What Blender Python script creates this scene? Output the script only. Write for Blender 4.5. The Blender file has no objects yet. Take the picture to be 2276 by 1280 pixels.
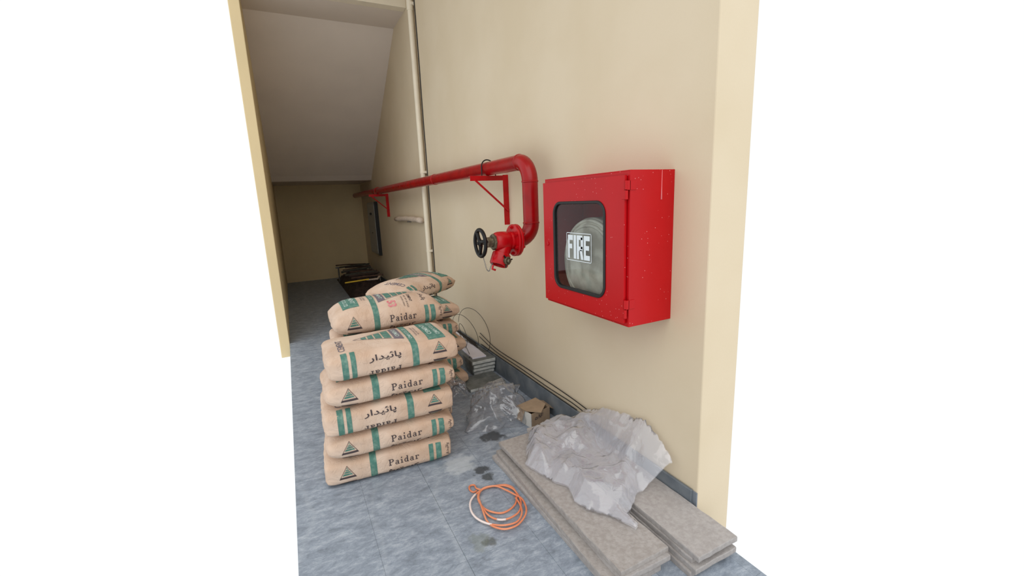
import bpy, bmesh, math, random
from mathutils import Vector, Matrix, noise
from mathutils.geometry import delaunay_2d_cdt, tessellate_polygon

sc = bpy.context.scene
COL = sc.collection
PI = math.pi

# ------------------------------------------------------------------ camera
F_PX, PITCH, YAW, ROLL = 971.3, 0.19768, 0.46549, -0.041735
CAM = Vector((-1.52, 0.0, 1.5))
fw = Vector((math.sin(YAW)*math.cos(PITCH), math.cos(YAW)*math.cos(PITCH), -math.sin(PITCH)))
rt0 = Vector((math.cos(YAW), -math.sin(YAW), 0)); up0 = rt0.cross(fw)
rt = rt0*math.cos(ROLL) + up0*math.sin(ROLL)
up = -rt0*math.sin(ROLL) + up0*math.cos(ROLL)
cd = bpy.data.cameras.new('camera'); cam = bpy.data.objects.new('camera', cd); COL.objects.link(cam)
cd.sensor_width = 36; cd.lens = 36*F_PX/2276; cd.clip_start = 0.02
M = Matrix((rt, up, -fw)).transposed().to_4x4(); M.translation = CAM
cam.matrix_world = M
sc.camera = cam

# ------------------------------------------------------------------ world: white overcast sky
wd = bpy.data.worlds.new('overcast_sky'); sc.world = wd; wd.use_nodes = True
bg = wd.node_tree.nodes['Background']
bg.inputs['Color'].default_value = (0.955, 0.985, 1.0, 1); bg.inputs['Strength'].default_value = 1.06

# soft daylight from the open yard in front of the wall (broad, very soft sun behind cloud)
sd = bpy.data.lights.new('veiled_sun', 'SUN'); sun = bpy.data.objects.new('veiled_sun', sd); COL.objects.link(sun)
sd.energy = 1.25; sd.angle = math.radians(70); sd.color = (1.0, 0.97, 0.93)
sun.rotation_euler = Vector((0.28, 0.66, -0.78)).to_track_quat('-Z', 'Y').to_euler()

vs = sc.view_settings
vs.view_transform = 'Standard'; vs.look = 'None'; vs.gamma = 1; vs.use_curve_mapping = False
vs.exposure = 0.0

# ------------------------------------------------------------------ materials
def srgb(r, g, b):
    f = lambda c: (c/255/12.92) if c/255 <= 0.04045 else ((c/255+0.055)/1.055)**2.4
    return (f(r), f(g), f(b), 1)

class NT:
    def __init__(s, name):
        s.m = bpy.data.materials.new(name); s.m.use_nodes = True
        s.t = s.m.node_tree; s.n = s.t.nodes; s.b = s.n['Principled BSDF']; s.out = s.n['Material Output']
    def node(s, typ, **kw):
        n = s.n.new(typ)
        for k, v in kw.items():
            if hasattr(n, k): setattr(n, k, v)
            else: n.inputs[k].default_value = v
        return n
    def link(s, a, b): s.t.links.new(a, b)
    def set(s, **kw):
        for k, v in kw.items(): s.b.inputs[k.replace('_', ' ')].default_value = v

def mat(name, col, rough=0.6, metal=0.0, var=0.0, vscale=8.0, col2=None, bump=0.0, bscale=60.0, spec=0.5, coord='Object', stretch=(1, 1, 1), detail=4.0, lo=0.35, hi=0.65, coat=0.0):
    k = NT(name)
    k.set(Roughness=rough, Metallic=metal)
    k.b.inputs['Specular IOR Level'].default_value = spec
    if coat: k.b.inputs['Coat Weight'].default_value = coat
    k.b.inputs['Base Color'].default_value = col
    tc = k.node('ShaderNodeTexCoord'); mp = k.node('ShaderNodeMapping'); mp.inputs['Scale'].default_value = stretch
    k.link(tc.outputs[coord], mp.inputs['Vector'])
    if col2 is None and var: col2 = tuple(max(0, c*(1-var)) for c in col[:3]) + (1,)
    if col2:
        nz = k.node('ShaderNodeTexNoise', Scale=vscale, Detail=detail); k.link(mp.outputs[0], nz.inputs['Vector'])
        rp = k.node('ShaderNodeMapRange'); rp.inputs[1].default_value = lo; rp.inputs[2].default_value = hi
        k.link(nz.outputs['Fac'], rp.inputs[0])
        mx = k.node('ShaderNodeMix', data_type='RGBA'); mx.inputs[6].default_value = col; mx.inputs[7].default_value = col2
        k.link(rp.outputs[0], mx.inputs[0]); k.link(mx.outputs[2], k.b.inputs['Base Color'])
        k.last = mx
    if bump:
        n2 = k.node('ShaderNodeTexNoise', Scale=bscale, Detail=4.0); k.link(mp.outputs[0], n2.inputs['Vector'])
        bp = k.node('ShaderNodeBump', Strength=bump, Distance=0.004); k.link(n2.outputs['Fac'], bp.inputs['Height'])
        k.link(bp.outputs[0], k.b.inputs['Normal'])
    k.mp = mp
    return k

def M_(k): return k.m

MT = {}
MT['wall'] = M_(mat('cream_wall_paint', srgb(214, 199, 173), 0.75, col2=srgb(209, 193, 165), vscale=1.6, bump=0.12, bscale=90, spec=0.25))
MT['wall2'] = M_(mat('yellow_cream_paint', srgb(222, 202, 160), 0.75, var=0.05, vscale=2, bump=0.1, bscale=90, spec=0.25))
MT['ceil'] = M_(mat('grey_white_soffit_paint', srgb(222, 210, 198), 0.8, var=0.05, vscale=2, bump=0.1, bscale=70, spec=0.2))
MT['pvc'] = M_(mat('ivory_pvc', srgb(232, 221, 199), 0.45, var=0.08, vscale=6))
MT['pvcw'] = M_(mat('white_foam', srgb(214, 196, 178), 0.8, var=0.2, vscale=30, bump=0.4, bscale=60))
MT['red'] = M_(mat('red_pipe_enamel', srgb(158, 6, 12), 0.27, col2=srgb(140, 5, 10), vscale=12, bump=0.05, bscale=50, spec=0.35))
MT['redv'] = M_(mat('red_valve_enamel', srgb(184, 6, 16), 0.28, col2=srgb(166, 5, 14), vscale=20, bump=0.08, bscale=90, spec=0.35))
MT['redrip'] = M_(mat('pale_paint_drip', srgb(226, 120, 124), 0.4))
MT['black'] = M_(mat('black_gloss_paint', srgb(9, 9, 10), 0.4, var=0.3, vscale=20, spec=0.3))
MT['rubber'] = M_(mat('black_rubber', srgb(14, 16, 17), 0.5))
MT['brass'] = M_(mat('tarnished_bronze', srgb(128, 118, 98), 0.42, metal=0.75, col2=srgb(80, 72, 58), vscale=40))
MT['steel'] = M_(mat('grey_steel', srgb(150, 150, 150), 0.4, metal=0.8, var=0.3, vscale=20))
MT['wire'] = M_(mat('dark_wire', srgb(58, 54, 50), 0.5, metal=0.3))
MT['cable'] = M_(mat('dark_cable', srgb(40, 36, 34), 0.6))
MT['rope'] = M_(mat('orange_cable_sheath', srgb(224, 146, 108), 0.45, col2=srgb(214, 126, 88), vscale=14))
MT['ropew'] = M_(mat('cable_white_tape', srgb(228, 212, 206), 0.4))
MT['slab'] = M_(mat('sand_grey_stone', srgb(171, 166, 163), 0.7, col2=srgb(157, 151, 148), vscale=60, bump=0.35, bscale=140, detail=8))
MT['slab2'] = M_(mat('sand_grey_stone_worn', srgb(168, 162, 158), 0.72, col2=srgb(152, 145, 140), vscale=55, bump=0.45, bscale=120, detail=8))
MT['slabg'] = M_(mat('green_grey_stone', srgb(122, 126, 124), 0.6, col2=srgb(92, 97, 97), vscale=16, bump=0.25, bscale=90, detail=8))
MT['slabe'] = M_(mat('pale_cut_stone', srgb(206, 208, 204), 0.6, col2=srgb(172, 176, 174), vscale=22))
MT['white'] = M_(mat('white_board', srgb(224, 222, 232), 0.5, var=0.06, vscale=8))
MT['card'] = M_(mat('cardboard', srgb(158, 136, 112), 0.8, var=0.16, vscale=25))
MT['cardw'] = M_(mat('cardboard_white_face', srgb(206, 204, 198), 0.7, var=0.1, vscale=30))
MT['ink'] = M_(mat('black_ink', srgb(66, 56, 58), 0.8))
MT['inkg'] = M_(mat('grey_ink', srgb(112, 104, 112), 0.8))
MT['green'] = M_(mat('green_ink', srgb(72, 118, 106), 0.78, col2=srgb(116, 146, 132), vscale=45, lo=0.45, hi=0.75, detail=8))
MT['redink'] = M_(mat('red_ink', srgb(206, 104, 116), 0.8, col2=srgb(214, 150, 150), vscale=60))
MT['pale'] = M_(mat('pale_print', srgb(190, 208, 200), 0.8))
MT['hose'] = M_(mat('grey_canvas_hose', srgb(200, 194, 180), 0.6, col2=srgb(158, 150, 136), vscale=11, bump=0.7, bscale=24, stretch=(1, 1, 1)))
MT['decal'] = M_(mat('silver_white_decal', srgb(214, 222, 226), 0.5))
MT['dark'] = M_(mat('dark_brown_scrap', srgb(62, 46, 38), 0.8, col2=srgb(34, 26, 24), vscale=18, bump=0.8, bscale=30))
MT['dark2'] = M_(mat('brown_timber', srgb(92, 66, 50), 0.8, col2=srgb(58, 40, 32), vscale=14, stretch=(1, 6, 6)))
MT['dark3'] = M_(mat('grey_green_timber', srgb(70, 70, 60), 0.8, var=0.4, vscale=14))
MT['yellow'] = M_(mat('yellow_plastic', srgb(214, 178, 40), 0.5, var=0.1))
MT['panelgrey'] = M_(mat('grey_panel_enamel', srgb(150, 150, 146), 0.4, var=0.1, vscale=5))
MT['grout'] = M_(mat('grout', srgb(122, 129, 138), 0.9, var=0.1, vscale=30))
MT['skirt'] = M_(mat('grey_marble_skirting', srgb(96, 104, 112), 0.4, col2=srgb(132, 138, 142), vscale=7, detail=9, lo=0.45, hi=0.8))

# cement paper: dusty kraft with fine creases
k = mat('kraft_cement_paper', srgb(212, 190, 172), 0.82, col2=srgb(192, 163, 140), vscale=5, spec=0.2, detail=8)
n1 = k.node('ShaderNodeTexNoise', Scale=9.0, Detail=5.0, Distortion=1.5); k.link(k.mp.outputs[0], n1.inputs['Vector'])
v1 = k.node('ShaderNodeTexVoronoi', Scale=9.0, feature='DISTANCE_TO_EDGE')
mxv = k.node('ShaderNodeMix', data_type='VECTOR'); mxv.inputs[0].default_value = 0.25; k.link(k.mp.outputs[0], mxv.inputs[4]); k.link(n1.outputs['Color'], mxv.inputs[5]); k.link(mxv.outputs[1], v1.inputs['Vector'])
mr = k.node('ShaderNodeMapRange'); mr.inputs[1].default_value = 0; mr.inputs[2].default_value = 0.12; k.link(v1.outputs['Distance'], mr.inputs[0])
sm_ = k.node('ShaderNodeMath', operation='MULTIPLY_ADD'); sm_.inputs[1].default_value = 0.35; k.link(mr.outputs[0], sm_.inputs[0]); k.link(n1.outputs['Fac'], sm_.inputs[2])
bp = k.node('ShaderNodeBump', Strength=0.45, Distance=0.008); k.link(sm_.outputs[0], bp.inputs['Height']); k.link(bp.outputs[0], k.b.inputs['Normal'])
MT['paper'] = k.m

# red cabinet enamel with specks of white dust
k = NT('red_cabinet_enamel'); k.set(Roughness=0.36); k.b.inputs['Specular IOR Level'].default_value = 0.28
tc = k.node('ShaderNodeTexCoord')
nz = k.node('ShaderNodeTexNoise', Scale=7.0, Detail=6.0); k.link(tc.outputs['Object'], nz.inputs['Vector'])
mx = k.node('ShaderNodeMix', data_type='RGBA'); mx.inputs[6].default_value = srgb(186, 4, 15); mx.inputs[7].default_value = srgb(172, 5, 15)
k.link(nz.outputs['Fac'], mx.inputs[0])
vo = k.node('ShaderNodeTexVoronoi', Scale=52.0); k.link(tc.outputs['Object'], vo.inputs['Vector'])
lt = k.node('ShaderNodeMath', operation='LESS_THAN'); lt.inputs[1].default_value = 0.085; k.link(vo.outputs['Distance'], lt.inputs[0])
n3 = k.node('ShaderNodeTexNoise', Scale=5.0); k.link(tc.outputs['Object'], n3.inputs['Vector'])
gt = k.node('ShaderNodeMath', operation='GREATER_THAN'); gt.inputs[1].default_value = 0.46; k.link(n3.outputs['Fac'], gt.inputs[0])
ml = k.node('ShaderNodeMath', operation='MULTIPLY'); k.link(lt.outputs[0], ml.inputs[0]); k.link(gt.outputs[0], ml.inputs[1])
m6 = k.node('ShaderNodeMath', operation='MULTIPLY'); m6.inputs[1].default_value = 0.7; k.link(ml.outputs[0], m6.inputs[0])
mx2 = k.node('ShaderNodeMix', data_type='RGBA'); mx2.inputs[7].default_value = srgb(236, 170, 170)
k.link(mx.outputs[2], mx2.inputs[6]); k.link(m6.outputs[0], mx2.inputs[0]); k.link(mx2.outputs[2], k.b.inputs['Base Color'])
MT['cab'] = k.m

# floor tile: slate-grey stone with pale veins, cement dust and a few oil stains of their own shape
k = NT('slate_floor_tile'); k.set(Roughness=0.5)
geo = k.node('ShaderNodeNewGeometry')
mp = k.node('ShaderNodeMapping'); mp.inputs['Rotation'].default_value = (0, 0, 0.35); mp.inputs['Scale'].default_value = (1.0, 2.0, 1.0)
k.link(geo.outputs['Position'], mp.inputs['Vector'])
n1 = k.node('ShaderNodeTexNoise', Scale=9.0, Detail=15.0, Roughness=0.85, Distortion=0.3); k.link(mp.outputs[0], n1.inputs['Vector'])
cr = k.node('ShaderNodeValToRGB'); k.link(n1.outputs['Fac'], cr.inputs[0])
e = cr.color_ramp.elements; e[0].position = 0.32; e[0].color = srgb(96, 104, 113); e[1].position = 0.70; e[1].color = srgb(190, 197, 205)
el = cr.color_ramp.elements.new(0.5); el.color = srgb(138, 148, 161)
# white cement dust / scratches
w = k.node('ShaderNodeTexNoise', Scale=2.2, Detail=3.0); k.link(geo.outputs['Position'], w.inputs['Vector'])
wv = k.node('ShaderNodeTexWave', Scale=0.8, Distortion=9.0, Detail=3.0); wv.inputs['Detail Scale'].default_value = 0.8; k.link(geo.outputs['Position'], wv.inputs['Vector'])
pw = k.node('ShaderNodeMath', operation='POWER'); pw.inputs[1].default_value = 60.0; k.link(wv.outputs['Fac'], pw.inputs[0])
pm = k.node('ShaderNodeMath', operation='MULTIPLY'); k.link(pw.outputs[0], pm.inputs[0]); k.link(w.outputs['Fac'], pm.inputs[1])
ps = k.node('ShaderNodeMath', operation='MULTIPLY'); ps.inputs[1].default_value = 0.3; k.link(pm.outputs[0], ps.inputs[0])
mxa = k.node('ShaderNodeMix', data_type='RGBA'); mxa.inputs[7].default_value = srgb(188, 194, 200); k.link(ps.outputs[0], mxa.inputs[0]); k.link(cr.outputs[0], mxa.inputs[6])
prev = mxa.outputs[2]
nd = k.node('ShaderNodeTexNoise', Scale=22.0, Detail=3.0); k.link(geo.outputs['Position'], nd.inputs['Vector'])
for (sx, sy, sr, colr, amt) in [(-0.712, 2.10, 0.055, srgb(52, 56, 60), 0.85), (-0.700, 2.03, 0.045, srgb(56, 60, 62), 0.8), (-0.886, 1.585, 0.04, srgb(66, 70, 66), 0.7),
                                (-0.92, 1.61, 0.07, srgb(112, 118, 98), 0.35), (-0.50, 2.40, 0.09, srgb(48, 52, 56), 0.85), (-0.80, 2.22, 0.12, srgb(196, 202, 206), 0.5)]:
    ds = k.node('ShaderNodeVectorMath', operation='DISTANCE'); ds.inputs[1].default_value = (sx, sy, 0); k.link(geo.outputs['Position'], ds.inputs[0])
    ad = k.node('ShaderNodeMath', operation='MULTIPLY_ADD'); ad.inputs[1].default_value = -sr*1.6; k.link(nd.outputs['Fac'], ad.inputs[0]); k.link(ds.outputs['Value'], ad.inputs[2])
    mr = k.node('ShaderNodeMapRange'); mr.inputs[1].default_value = sr*0.1; mr.inputs[2].default_value = -sr*0.25; mr.inputs[3].default_value = 0; mr.inputs[4].default_value = amt
    k.link(ad.outputs[0], mr.inputs[0])
    mxb = k.node('ShaderNodeMix', data_type='RGBA'); mxb.inputs[7].default_value = colr; k.link(mr.outputs[0], mxb.inputs[0]); k.link(prev, mxb.inputs[6])
    prev = mxb.outputs[2]
k.link(prev, k.b.inputs['Base Color'])
bp = k.node('ShaderNodeBump', Strength=0.25, Distance=0.003); k.link(n1.outputs['Fac'], bp.inputs['Height']); k.link(bp.outputs[0], k.b.inputs['Normal'])
MT['tile'] = k.m

def plastic(name, haze, col, bscale, bstr, gloss):
    k = NT(name)
    tc = k.node('ShaderNodeTexCoord')
    nz = k.node('ShaderNodeTexNoise', Scale=bscale, Detail=4.0, Distortion=1.5); k.link(tc.outputs['Object'], nz.inputs['Vector'])
    bp = k.node('ShaderNodeBump', Strength=bstr, Distance=0.012); k.link(nz.outputs['Fac'], bp.inputs['Height'])
    tr = k.node('ShaderNodeBsdfTransparent'); tr.inputs['Color'].default_value = (0.97, 0.97, 0.98, 1)
    df = k.node('ShaderNodeBsdfDiffuse'); df.inputs['Color'].default_value = col
    tl = k.node('ShaderNodeBsdfTranslucent'); tl.inputs['Color'].default_value = col
    gl = k.node('ShaderNodeBsdfGlossy', Roughness=0.12); k.link(bp.outputs[0], gl.inputs['Normal'])
    m1 = k.node('ShaderNodeMixShader'); m1.inputs[0].default_value = 0.3; k.link(df.outputs[0], m1.inputs[1]); k.link(tl.outputs[0], m1.inputs[2])
    lw = k.node('ShaderNodeLayerWeight', Blend=0.5)
    mr = k.node('ShaderNodeMapRange'); mr.inputs[1].default_value = 0.1; mr.inputs[2].default_value = 0.95; mr.inputs[3].default_value = haze; mr.inputs[4].default_value = min(1, haze*2+0.16)
    k.link(lw.outputs['Facing'], mr.inputs[0])
    m2 = k.node('ShaderNodeMixShader'); k.link(mr.outputs[0], m2.inputs[0]); k.link(tr.outputs[0], m2.inputs[1]); k.link(m1.outputs[0], m2.inputs[2])
    l2 = k.node('ShaderNodeLayerWeight', Blend=0.5); k.link(bp.outputs[0], l2.inputs['Normal'])
    pw = k.node('ShaderNodeMath', operation='POWER'); pw.inputs[1].default_value = 4.0; k.link(l2.outputs['Facing'], pw.inputs[0])
    fr = k.node('ShaderNodeMath', operation='MULTIPLY_ADD'); fr.inputs[1].default_value = 0.9; fr.inputs[2].default_value = 0.06; k.link(pw.outputs[0], fr.inputs[0])
    fm = k.node('ShaderNodeMath', operation='MULTIPLY', use_clamp=True); fm.inputs[1].default_value = gloss; k.link(fr.outputs[0], fm.inputs[0])
    m3 = k.node('ShaderNodeMixShader'); k.link(fm.outputs[0], m3.inputs[0]); k.link(m2.outputs[0], m3.inputs[1]); k.link(gl.outputs[0], m3.inputs[2])
    k.link(m3.outputs[0], k.out.inputs['Surface'])
    return k.m
MT['sheet'] = plastic('milky_plastic_film', 0.20, srgb(242, 243, 252), 14.0, 0.45, 1.7)
MT['clear'] = plastic('clear_plastic_film', 0.04, srgb(232, 236, 244), 14.0, 0.5, 1.9)

k = NT('cabinet_glass'); k.set(Roughness=0.03)
gl = k.node('ShaderNodeBsdfGlossy', Roughness=0.04); tr = k.node('ShaderNodeBsdfTransparent'); tr.inputs['Color'].default_value = (0.88, 0.9, 0.9, 1)
lw = k.node('ShaderNodeLayerWeight', Blend=0.5); pw = k.node('ShaderNodeMath', operation='POWER'); pw.inputs[1].default_value = 5.0; k.link(lw.outputs['Facing'], pw.inputs[0])
fr = k.node('ShaderNodeMath', operation='MULTIPLY_ADD'); fr.inputs[1].default_value = 0.9; fr.inputs[2].default_value = 0.02; k.link(pw.outputs[0], fr.inputs[0]); ms = k.node('ShaderNodeMixShader')
k.link(fr.outputs[0], ms.inputs[0]); k.link(tr.outputs[0], ms.inputs[1]); k.link(gl.outputs[0], ms.inputs[2]); k.link(ms.outputs[0], k.out.inputs['Surface'])
MT['glass'] = k.m

# ------------------------------------------------------------------ mesh helpers
def link(name, mesh, m, parent=None, smooth=False, loc=None):
    if isinstance(mesh, bmesh.types.BMesh):
        me = bpy.data.meshes.new(name); mesh.to_mesh(me); mesh.free()
    else: me = mesh
    if smooth:
        for p in me.polygons: p.use_smooth = True
    if m is not None:
        if not len(me.materials): me.materials.append(MT[m] if isinstance(m, str) else m)
    o = bpy.data.objects.new(name, me); COL.objects.link(o)
    if parent: o.parent = parent
    if loc is not None: o.location = loc
    return o

def empty(name, loc, rz=0.0):
    o = bpy.data.objects.new(name, None); COL.objects.link(o); o.location = loc; o.rotation_euler = (0, 0, rz); o.empty_display_size = 0.1
    return o

def tag(o, label=None, cat=None, group=None, kind=None):
    if label: o['label'] = label
    if cat: o['category'] = cat
    if group: o['group'] = group
    if kind: o['kind'] = kind
    return o

def box(x0, x1, y0, y1, z0, z1, bev=0.0, seg=2, bm=None):
    b = bmesh.new()
    vs_ = [b.verts.new((x, y, z)) for x in (x0, x1) for y in (y0, y1) for z in (z0, z1)]
    for f in ((0, 1, 3, 2), (4, 6, 7, 5), (0, 4, 5, 1), (2, 3, 7, 6), (0, 2, 6, 4), (1, 5, 7, 3)): b.faces.new([vs_[i] for i in f])
    bmesh.ops.recalc_face_normals(b, faces=b.faces)
    if bev: bmesh.ops.bevel(b, geom=list(b.edges), offset=bev, segments=seg, profile=0.5, affect='EDGES')
    return merge(bm, b)

def merge(bm, b):
    if bm is None: return b
    me = bpy.data.meshes.new('tmp'); b.to_mesh(me); b.free(); bm.from_mesh(me); bpy.data.meshes.remove(me)
    return bm

def tube(pts, r, n=12, bm=None, caps=True, closed=False):
    b = bmesh.new(); P = [Vector(p) for p in pts]; N = len(P)
    R = r if isinstance(r, (list, tuple)) else [r]*N
    T = []
    for i in range(N):
        a = P[i-1] if (i > 0 or closed) else P[i]; c = P[(i+1) % N] if (i < N-1 or closed) else P[i]
        T.append((c-a).normalized())
    u = T[0].orthogonal().normalized(); rings = []
    for i in range(N):
        u = (u - T[i]*u.dot(T[i])).normalized(); v = T[i].cross(u)
        rings.append([b.verts.new(P[i] + (u*math.cos(2*PI*j/n) + v*math.sin(2*PI*j/n))*R[i]) for j in range(n)])
    for i in range(N-1 if not closed else N):
        A, B = rings[i], rings[(i+1) % N]
        if closed and i == N-1:
            sh = min(range(n), key=lambda q: sum((A[j].co-B[(j+q) % n].co).length_squared for j in range(n)))
        else: sh = 0
        for j in range(n): b.faces.new((A[j], A[(j+1) % n], B[(j+1+sh) % n], B[(j+sh) % n]))
    if caps and not closed: b.faces.new(rings[0][::-1]); b.faces.new(rings[-1])
    bmesh.ops.recalc_face_normals(b, faces=b.faces)
    return merge(bm, b)

def lathe(c, axis, prof, n=24, bm=None):
    """prof: list of (offset along axis, radius)"""
    ax = Vector(axis).normalized(); c = Vector(c)
    b = bmesh.new(); u = ax.orthogonal().normalized(); v = ax.cross(u); rings = []
    for (d, r) in prof:
        if r < 1e-5: rings.append([b.verts.new(c+ax*d)])
        else: rings.append([b.verts.new(c+ax*d+(u*math.cos(2*PI*j/n)+v*math.sin(2*PI*j/n))*r) for j in range(n)])
    for A, B in zip(rings, rings[1:]):
        for j in range(n):
            q = (j+1) % n
            if len(A) == 1 and len(B) == 1: continue
            if len(A) == 1: b.faces.new((A[0], B[q], B[j]))
            elif len(B) == 1: b.faces.new((A[j], A[q], B[0]))
            else: b.faces.new((A[j], A[q], B[q], B[j]))
    if len(rings[0]) > 1: b.faces.new(rings[0][::-1])
    if len(rings[-1]) > 1: b.faces.new(rings[-1])
    bmesh.ops.recalc_face_normals(b, faces=b.faces)
    return merge(bm, b)

def prism(poly, axis, a0, a1, bm=None):
    """polygon in the two remaining axes, extruded along axis index"""
    b = bmesh.new()
    def P(p, a):
        q = [p[0], p[1]]; q.insert(axis, a); return b.verts.new(q)
    A = [P(p, a0) for p in poly]; B = [P(p, a1) for p in poly]; n = len(poly)
    b.faces.new(A); b.faces.new(B[::-1])
    for i in range(n): b.faces.new((A[i], B[i], B[(i+1) % n], A[(i+1) % n]))
    bmesh.ops.recalc_face_normals(b, faces=b.faces)
    return merge(bm, b)

def autosmooth(o, ang=40):
    for p in o.data.polygons: p.use_smooth = True
    o.data.set_sharp_from_angle(angle=math.radians(ang))
    return o

def catmull(pts, per=8, closed=False):
    P = [Vector(p) for p in pts]; n = len(P); out = []
    rng = range(n) if closed else range(n-1)
    for i in rng:
        p0 = P[(i-1) % n] if (closed or i > 0) else P[i]; p1 = P[i]; p2 = P[(i+1) % n]; p3 = P[(i+2) % n] if (closed or i+2 < n) else P[(i+1) % n]
        for k_ in range(per):
            t = k_/per
            out.append(0.5*((2*p1)+(p2-p0)*t+(2*p0-5*p1+4*p2-p3)*t*t+(3*p1-p0-3*p2+p3)*t**3))
    if not closed: out.append(P[-1])
    return out

def text_mesh(s, bold=0.0):
    c = bpy.data.curves.new('t', 'FONT'); c.body = s; c.resolution_u = 3; c.offset = bold
    o = bpy.data.objects.new('t', c); COL.objects.link(o)
    bpy.context.view_layer.update()
    m = bpy.data.meshes.new_from_object(o.evaluated_get(bpy.context.evaluated_depsgraph_get()))
    vsx = [(v.co.x, v.co.y) for v in m.vertices]; fs = [tuple(p.vertices) for p in m.polygons]
    bpy.data.objects.remove(o); bpy.data.curves.remove(c); bpy.data.meshes.remove(m)
    x0 = min(v[0] for v in vsx); x1 = max(v[0] for v in vsx); y0 = min(v[1] for v in vsx); y1 = max(v[1] for v in vsx)
    # normalised to 0..1 box
    return [((x-x0)/(x1-x0), (y-y0)/(y1-y0)) for x, y in vsx], fs

def facet_(u, v): return 1-abs(noise.noise((u*7+3, v*7, 1.0)))*2.4
# ------------------------------------------------------------------ the setting
WALL_END, BACK = 1.22, 10.15
STX = -1.66; LEFT0 = 5.42
wall = link('wall_right', box(0, 0.22, WALL_END, BACK+0.2, -0.15, 4.3, 0.006), 'wall'); tag(wall, 'long cream painted wall behind the red pipe and cabinet', kind='structure')
wb = link('wall_back', box(STX, 0, BACK, BACK+0.2, -0.15, 4.3), 'wall2'); tag(wb, 'dim yellowish end wall under the stair', kind='structure')
# stair flight and landing above, seen from below
poly = [(5.54, 3.70), (6.08, 3.70), (8.62, 2.06), (8.72, 1.98), (BACK, 1.98), (BACK, 2.16), (8.9, 2.16)]
nst = 10
y, z = 8.9, 2.16
for i in range(nst):
    z += (3.96-2.16)/nst; poly.append((y, z)); y -= (8.9-6.08)/nst; poly.append((y, z))
poly += [(5.54, 3.96)]
st = link('ceiling', prism(poly, 0, STX, 0.0), 'ceil'); tag(st, 'grey white underside of a sloping stair flight and landing', kind='structure')
sw = link('shade_wall_left', box(STX-0.1, STX, LEFT0, BACK+0.2, -0.15, 4.3, 0.006), 'wall2'); tag(sw, 'side wall opposite the cream wall, added to shade the passage beyond the cement bags', kind='structure')  # wall added to hold side light off the far end
shade_roof = link('ceiling', box(STX-0.1, 0.22, WALL_END, 5.6, 4.3, 4.45), 'ceil'); tag(shade_roof, 'unseen flat roof slab added above the passage to shade the upper wall', kind='structure')  # slab added above the view, darkens the top of the cream wall
parapet = link('trim_1', box(STX, 0, 5.42, 5.54, 3.70, 4.3, 0.004), 'pvc'); tag(parapet, 'pale edge of the stair landing at top left', kind='structure')

# floor: base + laid tiles
floor = link('floor', box(-1.66, 0.0, 0.5, BACK, -0.15, -0.004), 'grout'); tag(floor, 'slate grey stone tile floor', kind='structure')
TX = [-1.66, -1.337, -1.0135, -0.69, -0.3665, -0.043, 0.0]
TY0, TP = 0.58, 0.3205
cache = {}
rnd = random.Random(4)
ny = 30
for j in range(ny):
    ya = TY0+j*TP; yb = min(ya+TP, BACK)
    for i in range(len(TX)-1):
        w_ = TX[i+1]-TX[i]; h_ = yb-ya
        key = (round(w_, 3), round(h_, 3))
        if key not in cache:
            b = box(0.0004, w_-0.0004, 0.0004, h_-0.0004, -0.006, 0.0, 0.0)
            me = bpy.data.meshes.new('tile'); b.to_mesh(me); b.free(); me.materials.append(MT['tile']); cache[key] = me
        t = bpy.data.objects.new('tile', cache[key]); COL.objects.link(t); t.parent = floor; t.location = (TX[i], ya, rnd.uniform(-0.0006, 0.0))

# marble skirting in separate lengths
sk = link('baseboard_right', box(-0.006, 0, WALL_END, BACK, 0, 0.15), 'grout'); tag(sk, 'dark grey marble skirting along the cream wall', kind='structure')
sm = box(-0.018, -0.004, 0.0015, 0.3215, 0.001, 0.157, 0.002, 1); me = bpy.data.meshes.new('skirting_tile'); sm.to_mesh(me); sm.free(); me.materials.append(MT['skirt'])
for j in range(27):
    t = bpy.data.objects.new('skirting_tile', me); COL.objects.link(t); t.parent = sk; t.location = (0, WALL_END+0.02+j*0.323, 0)

# ------------------------------------------------------------------ ivory downpipe
dp = empty('downpipe', (-0.042, 5.12, 0)); tag(dp, 'ivory plastic downpipe running up the cream wall behind the red pipe', 'pipe')
autosmooth(link('pipe', tube([(0, 0, 0.0), (0, 0, 4.3)], 0.029, 18), 'pvc', dp))
for zc in (0.95, 1.86, 3.62):
    cl = empty('pipe_clip', (0, 0, zc)); cl.parent = dp
    bpy.data.objects.remove(cl)
    b = tube([(0, 0, zc-0.014), (0, 0, zc+0.014)], 0.0325, 18); box(0.0, 0.042, -0.045, 0.045, zc-0.014, zc+0.014, 0.002, 1, b)
    autosmooth(link('pipe_clip', b, 'pvc', dp))
autosmooth(link('socket_joint', tube([(0, 0, 3.56), (0, 0, 3.70)], 0.034, 18), 'pvc', dp))
cb = link('wall_dark_line', tube([(-0.006, 5.062+0.004*math.sin(i*1.7), 0.02+i*0.3) for i in range(15)], 0.0055, 6), 'cable'); tag(cb, 'thin dark line running up the wall beside the ivory downpipe', 'cable')  # thin dark tube hugging the edge of the downpipe

# wrapped white stub pipe on wall
pts = [(-0.035, 5.36+i*0.128, 1.302+0.012*math.sin(i*0.35)) for i in range(12)]
ws = empty('wrapped_pipe', (0, 0, 0)); tag(ws, 'short pinkish white wrapped pipe stub on the wall left of the downpipe', 'pipe')
link('pipe', tube(pts, [0.033+0.005*math.sin(i*2.3) for i in range(12)], 10), 'pvcw', ws, True)
link('wall_hook', box(-0.05, 0, 6.0, 6.03, 1.265, 1.28), 'steel', ws)

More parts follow.
